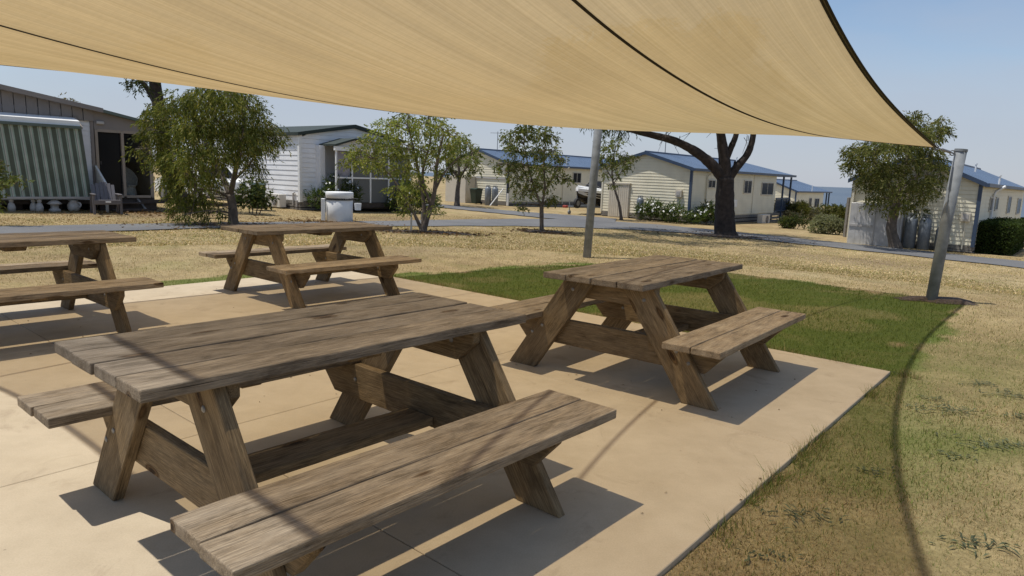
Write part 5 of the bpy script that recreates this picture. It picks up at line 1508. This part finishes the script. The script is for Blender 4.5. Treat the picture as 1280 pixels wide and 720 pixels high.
# low scrub by the sea side
q = at(1035, 292, 32.8); zb = float(Gz(14.9, 32.8)) - .05
bush('rounded grey green clipped bush by the road in front of the far scrub', (q[0], 32.8, zb), [(-.55, 0, .35, .42), (-.1, -.1, .45, .48), (.35, 0, .42, .46), (-.3, .2, .6, .4), (.2, .2, .62, .38), (.7, .1, .35, .35)], [(.15, .165, .09), (.24, .25, .155), (.28, .28, .19)], 700, .09, 6, .075, .04, 0)
def far_bush(label, px, py, dpt, w, h_, pal, flowers=0, seed=0):
    q = at(px, py, dpt); r_ = random.Random(seed); bl = []
    n = max(3, int(w / .55))
    for k in range(n):
        x = -w / 2 + w * (k + .5) / n
        for j in range(2):
            bl.append((x + r_.uniform(-.2, .2), r_.uniform(-.4, .4), h_ * r_.uniform(.25, .66), h_ * .3))
    return bush(label, (q[0], dpt, float(Gz(q[0], dpt)) - .1), bl, pal, 170, .22, 7, .14, .055, 0, flowers)
SCRUB = [(.075, .075, .045), (.13, .12, .08), (.17, .15, .10)]
YELG = [(.06, .07, .018), (.12, .125, .03), (.18, .16, .05)]
far_bush('grey brown scrub bush beyond the verandah of the middle cabin', 1003, 281, 43, 1.9, 1.05, SCRUB, 0, 1)
far_bush('yellow green bush seen through the verandah posts of the middle cabin', 991, 272, 46, 1.3, 1.7, YELG, 0, 2)
far_bush('low dark bush at the end of the skirting of the middle cabin', 991, 284, 36, .8, .9, DARKG, 0, 3)
far_bush('wide green bush below the strip of sea', 1042, 274, 50, 3.4, 1.55, YELG, 0, 4)
far_bush('grey scrub left of the wide green bush, below the distant cabin', 1018, 277, 47, 1.6, 1.0, SCRUB, 0, 5)
far_bush('bush covered in white daisies behind the rounded grey green bush', 1045, 280, 40, 1.6, .75, DAISY, 60, 6)
far_bush('green thicket on the skyline right of the wide green bush', 1066, 270, 56, 3.0, 1.6, DARKG, 0, 7)
far_bush('scrub on the shore left of the distant cabin', 975, 262, 62, 5, 1.6, SCRUB, 0, 8)
q = at(1057, 296, 31.2)
bm = B(); box(bm, -.09, .09, -.09, .09, -.1, 1.75); bevel(bm, .01)
o = tag(obj('timber_post', bm, M['greytimber']), 'weathered timber post left of the grey store of the right cabin', 'post'); o.location = (q[0], 31.2, float(Gz(q[0], 31.2)))
# clipped hedge at the right edge
q0 = HRP[:2] - np.array([-U140[0], -U140[1]]) * -.55 + U50 * .6
hd = thing('hedge', 'clipped dark green hedge along the right cabin at the edge of the view', 'hedge', (q0[0], q0[1], float(Gz(*q0)) - .05), R(50.5))
n = 26000
hx, hy, hz = 6.5, .55, .56
face = rng.integers(0, 4, n); P = np.c_[rng.uniform(0, hx, n), rng.uniform(-hy, hy, n), rng.uniform(0, 2 * hz, n)]
P[face == 0, 1] = -hy; P[face == 1, 2] = 2 * hz; P[face == 2, 0] = 0; P[face == 3, 1] = hy
P += rng.normal(0, .035, P.shape) + .05 * np.sin(P[:, [1, 2, 0]] * 5)
D = rand_unit(n); Ll = rng.uniform(.04, .085, n)
c = np.array([.020, .036, .010]) * (1 - rng.random((n, 1))) + np.array([.062, .09, .022]) * rng.random((n, 1))
V, C = leaves(P, D, Ll, Ll * .55, c * rng.uniform(.75, 1.25, (n, 1)))
link(bpy.data.objects.new('foliage', np_mesh('foliage', V, np.arange(len(V)).reshape(-1, 4), M['leaf'], C)), hd)
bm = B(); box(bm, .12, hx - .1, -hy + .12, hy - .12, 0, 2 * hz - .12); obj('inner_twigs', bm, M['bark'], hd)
# sprig of a shrub reaching in at the left edge
b = base_of(-11.7, 14.9); d = 14.9
q = at(-14, 270, d); b = (q[0], d, float(Gz(q[0], d)))
tree('thin shrub at the far left edge with a sprig reaching across the awning', b,
     [(stem(b, d, (-12, 240), (-4, 215), (2, 200)), .03, .012), (pst(d, (-8, 235), (10, 232), (28, 226)), .012, .006), (pst(d, (-12, 250), (-2, 240), (4, 232)), .015, .006)],
     px_blobs(d, .3, [(10, 222, 6), (26, 227, 7), (0, 205, 7), (0, 230, 8), (3, 245, 6), (-10, 215, 10), (-12, 235, 12), (-8, 255, 8)], 21), MID, M['greybark'], dens=420, twig=.15, nl=7, L=.085, W_=.03, droop=.2, name='shrub', cat='shrub', limb=.006, flare=0)
# mulch rings and stakes
mulch(-7.1, 17.35, 1.7, .7); mulch(-2.1, 17.2, 1.3, .55); mulch(.95, 23.15, .9, .5); mulch(8.25, 26.7, 1.5, .9)
for px, py, l in ((514, 287, 'white stake on the left side of the light multi-stemmed tree'), (527, 283, 'white stake between the stems of the light multi-stemmed tree')):
    q = at(px, py, 18.2)
    bm = B(); box(bm, -.022, .022, -.022, .022, -.2, .42 + .02); bevel(bm, .004)
    o = tag(obj('tree_stake', bm, M['offwhite']), l, 'stake', 'white stakes by the multi-stemmed tree'); o.location = (q[0], 18.2, float(Gz(q[0], 18.2)))
# fallen leaves and bark litter under the trees
n = 5200
cx = np.array([(-7.1, 17.3, 2.2), (-2.1, 17.3, 1.8), (.95, 23.2, 1.5), (8.2, 26.6, 3.2), (-11.5, 21.5, 3.0), (-6, 21.5, 2.5)])
k = rng.integers(0, len(cx), n); rr = np.abs(rng.normal(0, .5, n)) * cx[k, 2]; a = rng.uniform(0, 6.28, n)
x = cx[k, 0] + rr * np.cos(a); y = cx[k, 1] + rr * np.sin(a)
P = np.c_[x, y, Gz(x, y) + .0]
D = rand_unit(n); D[:, 2] *= .15; D /= np.linalg.norm(D, axis=1)[:, None]
Ll = rng.uniform(.05, .13, n)
V, C = leaves(P, D, Ll, Ll * .35, np.array([.16, .10, .055]) * rng.uniform(.5, 1.6, (n, 1)))
o = link(bpy.data.objects.new('leaf_litter', np_mesh('leaf_litter', V, np.arange(len(V)).reshape(-1, 4), M['leaf'], C))); o['kind'] = 'stuff'
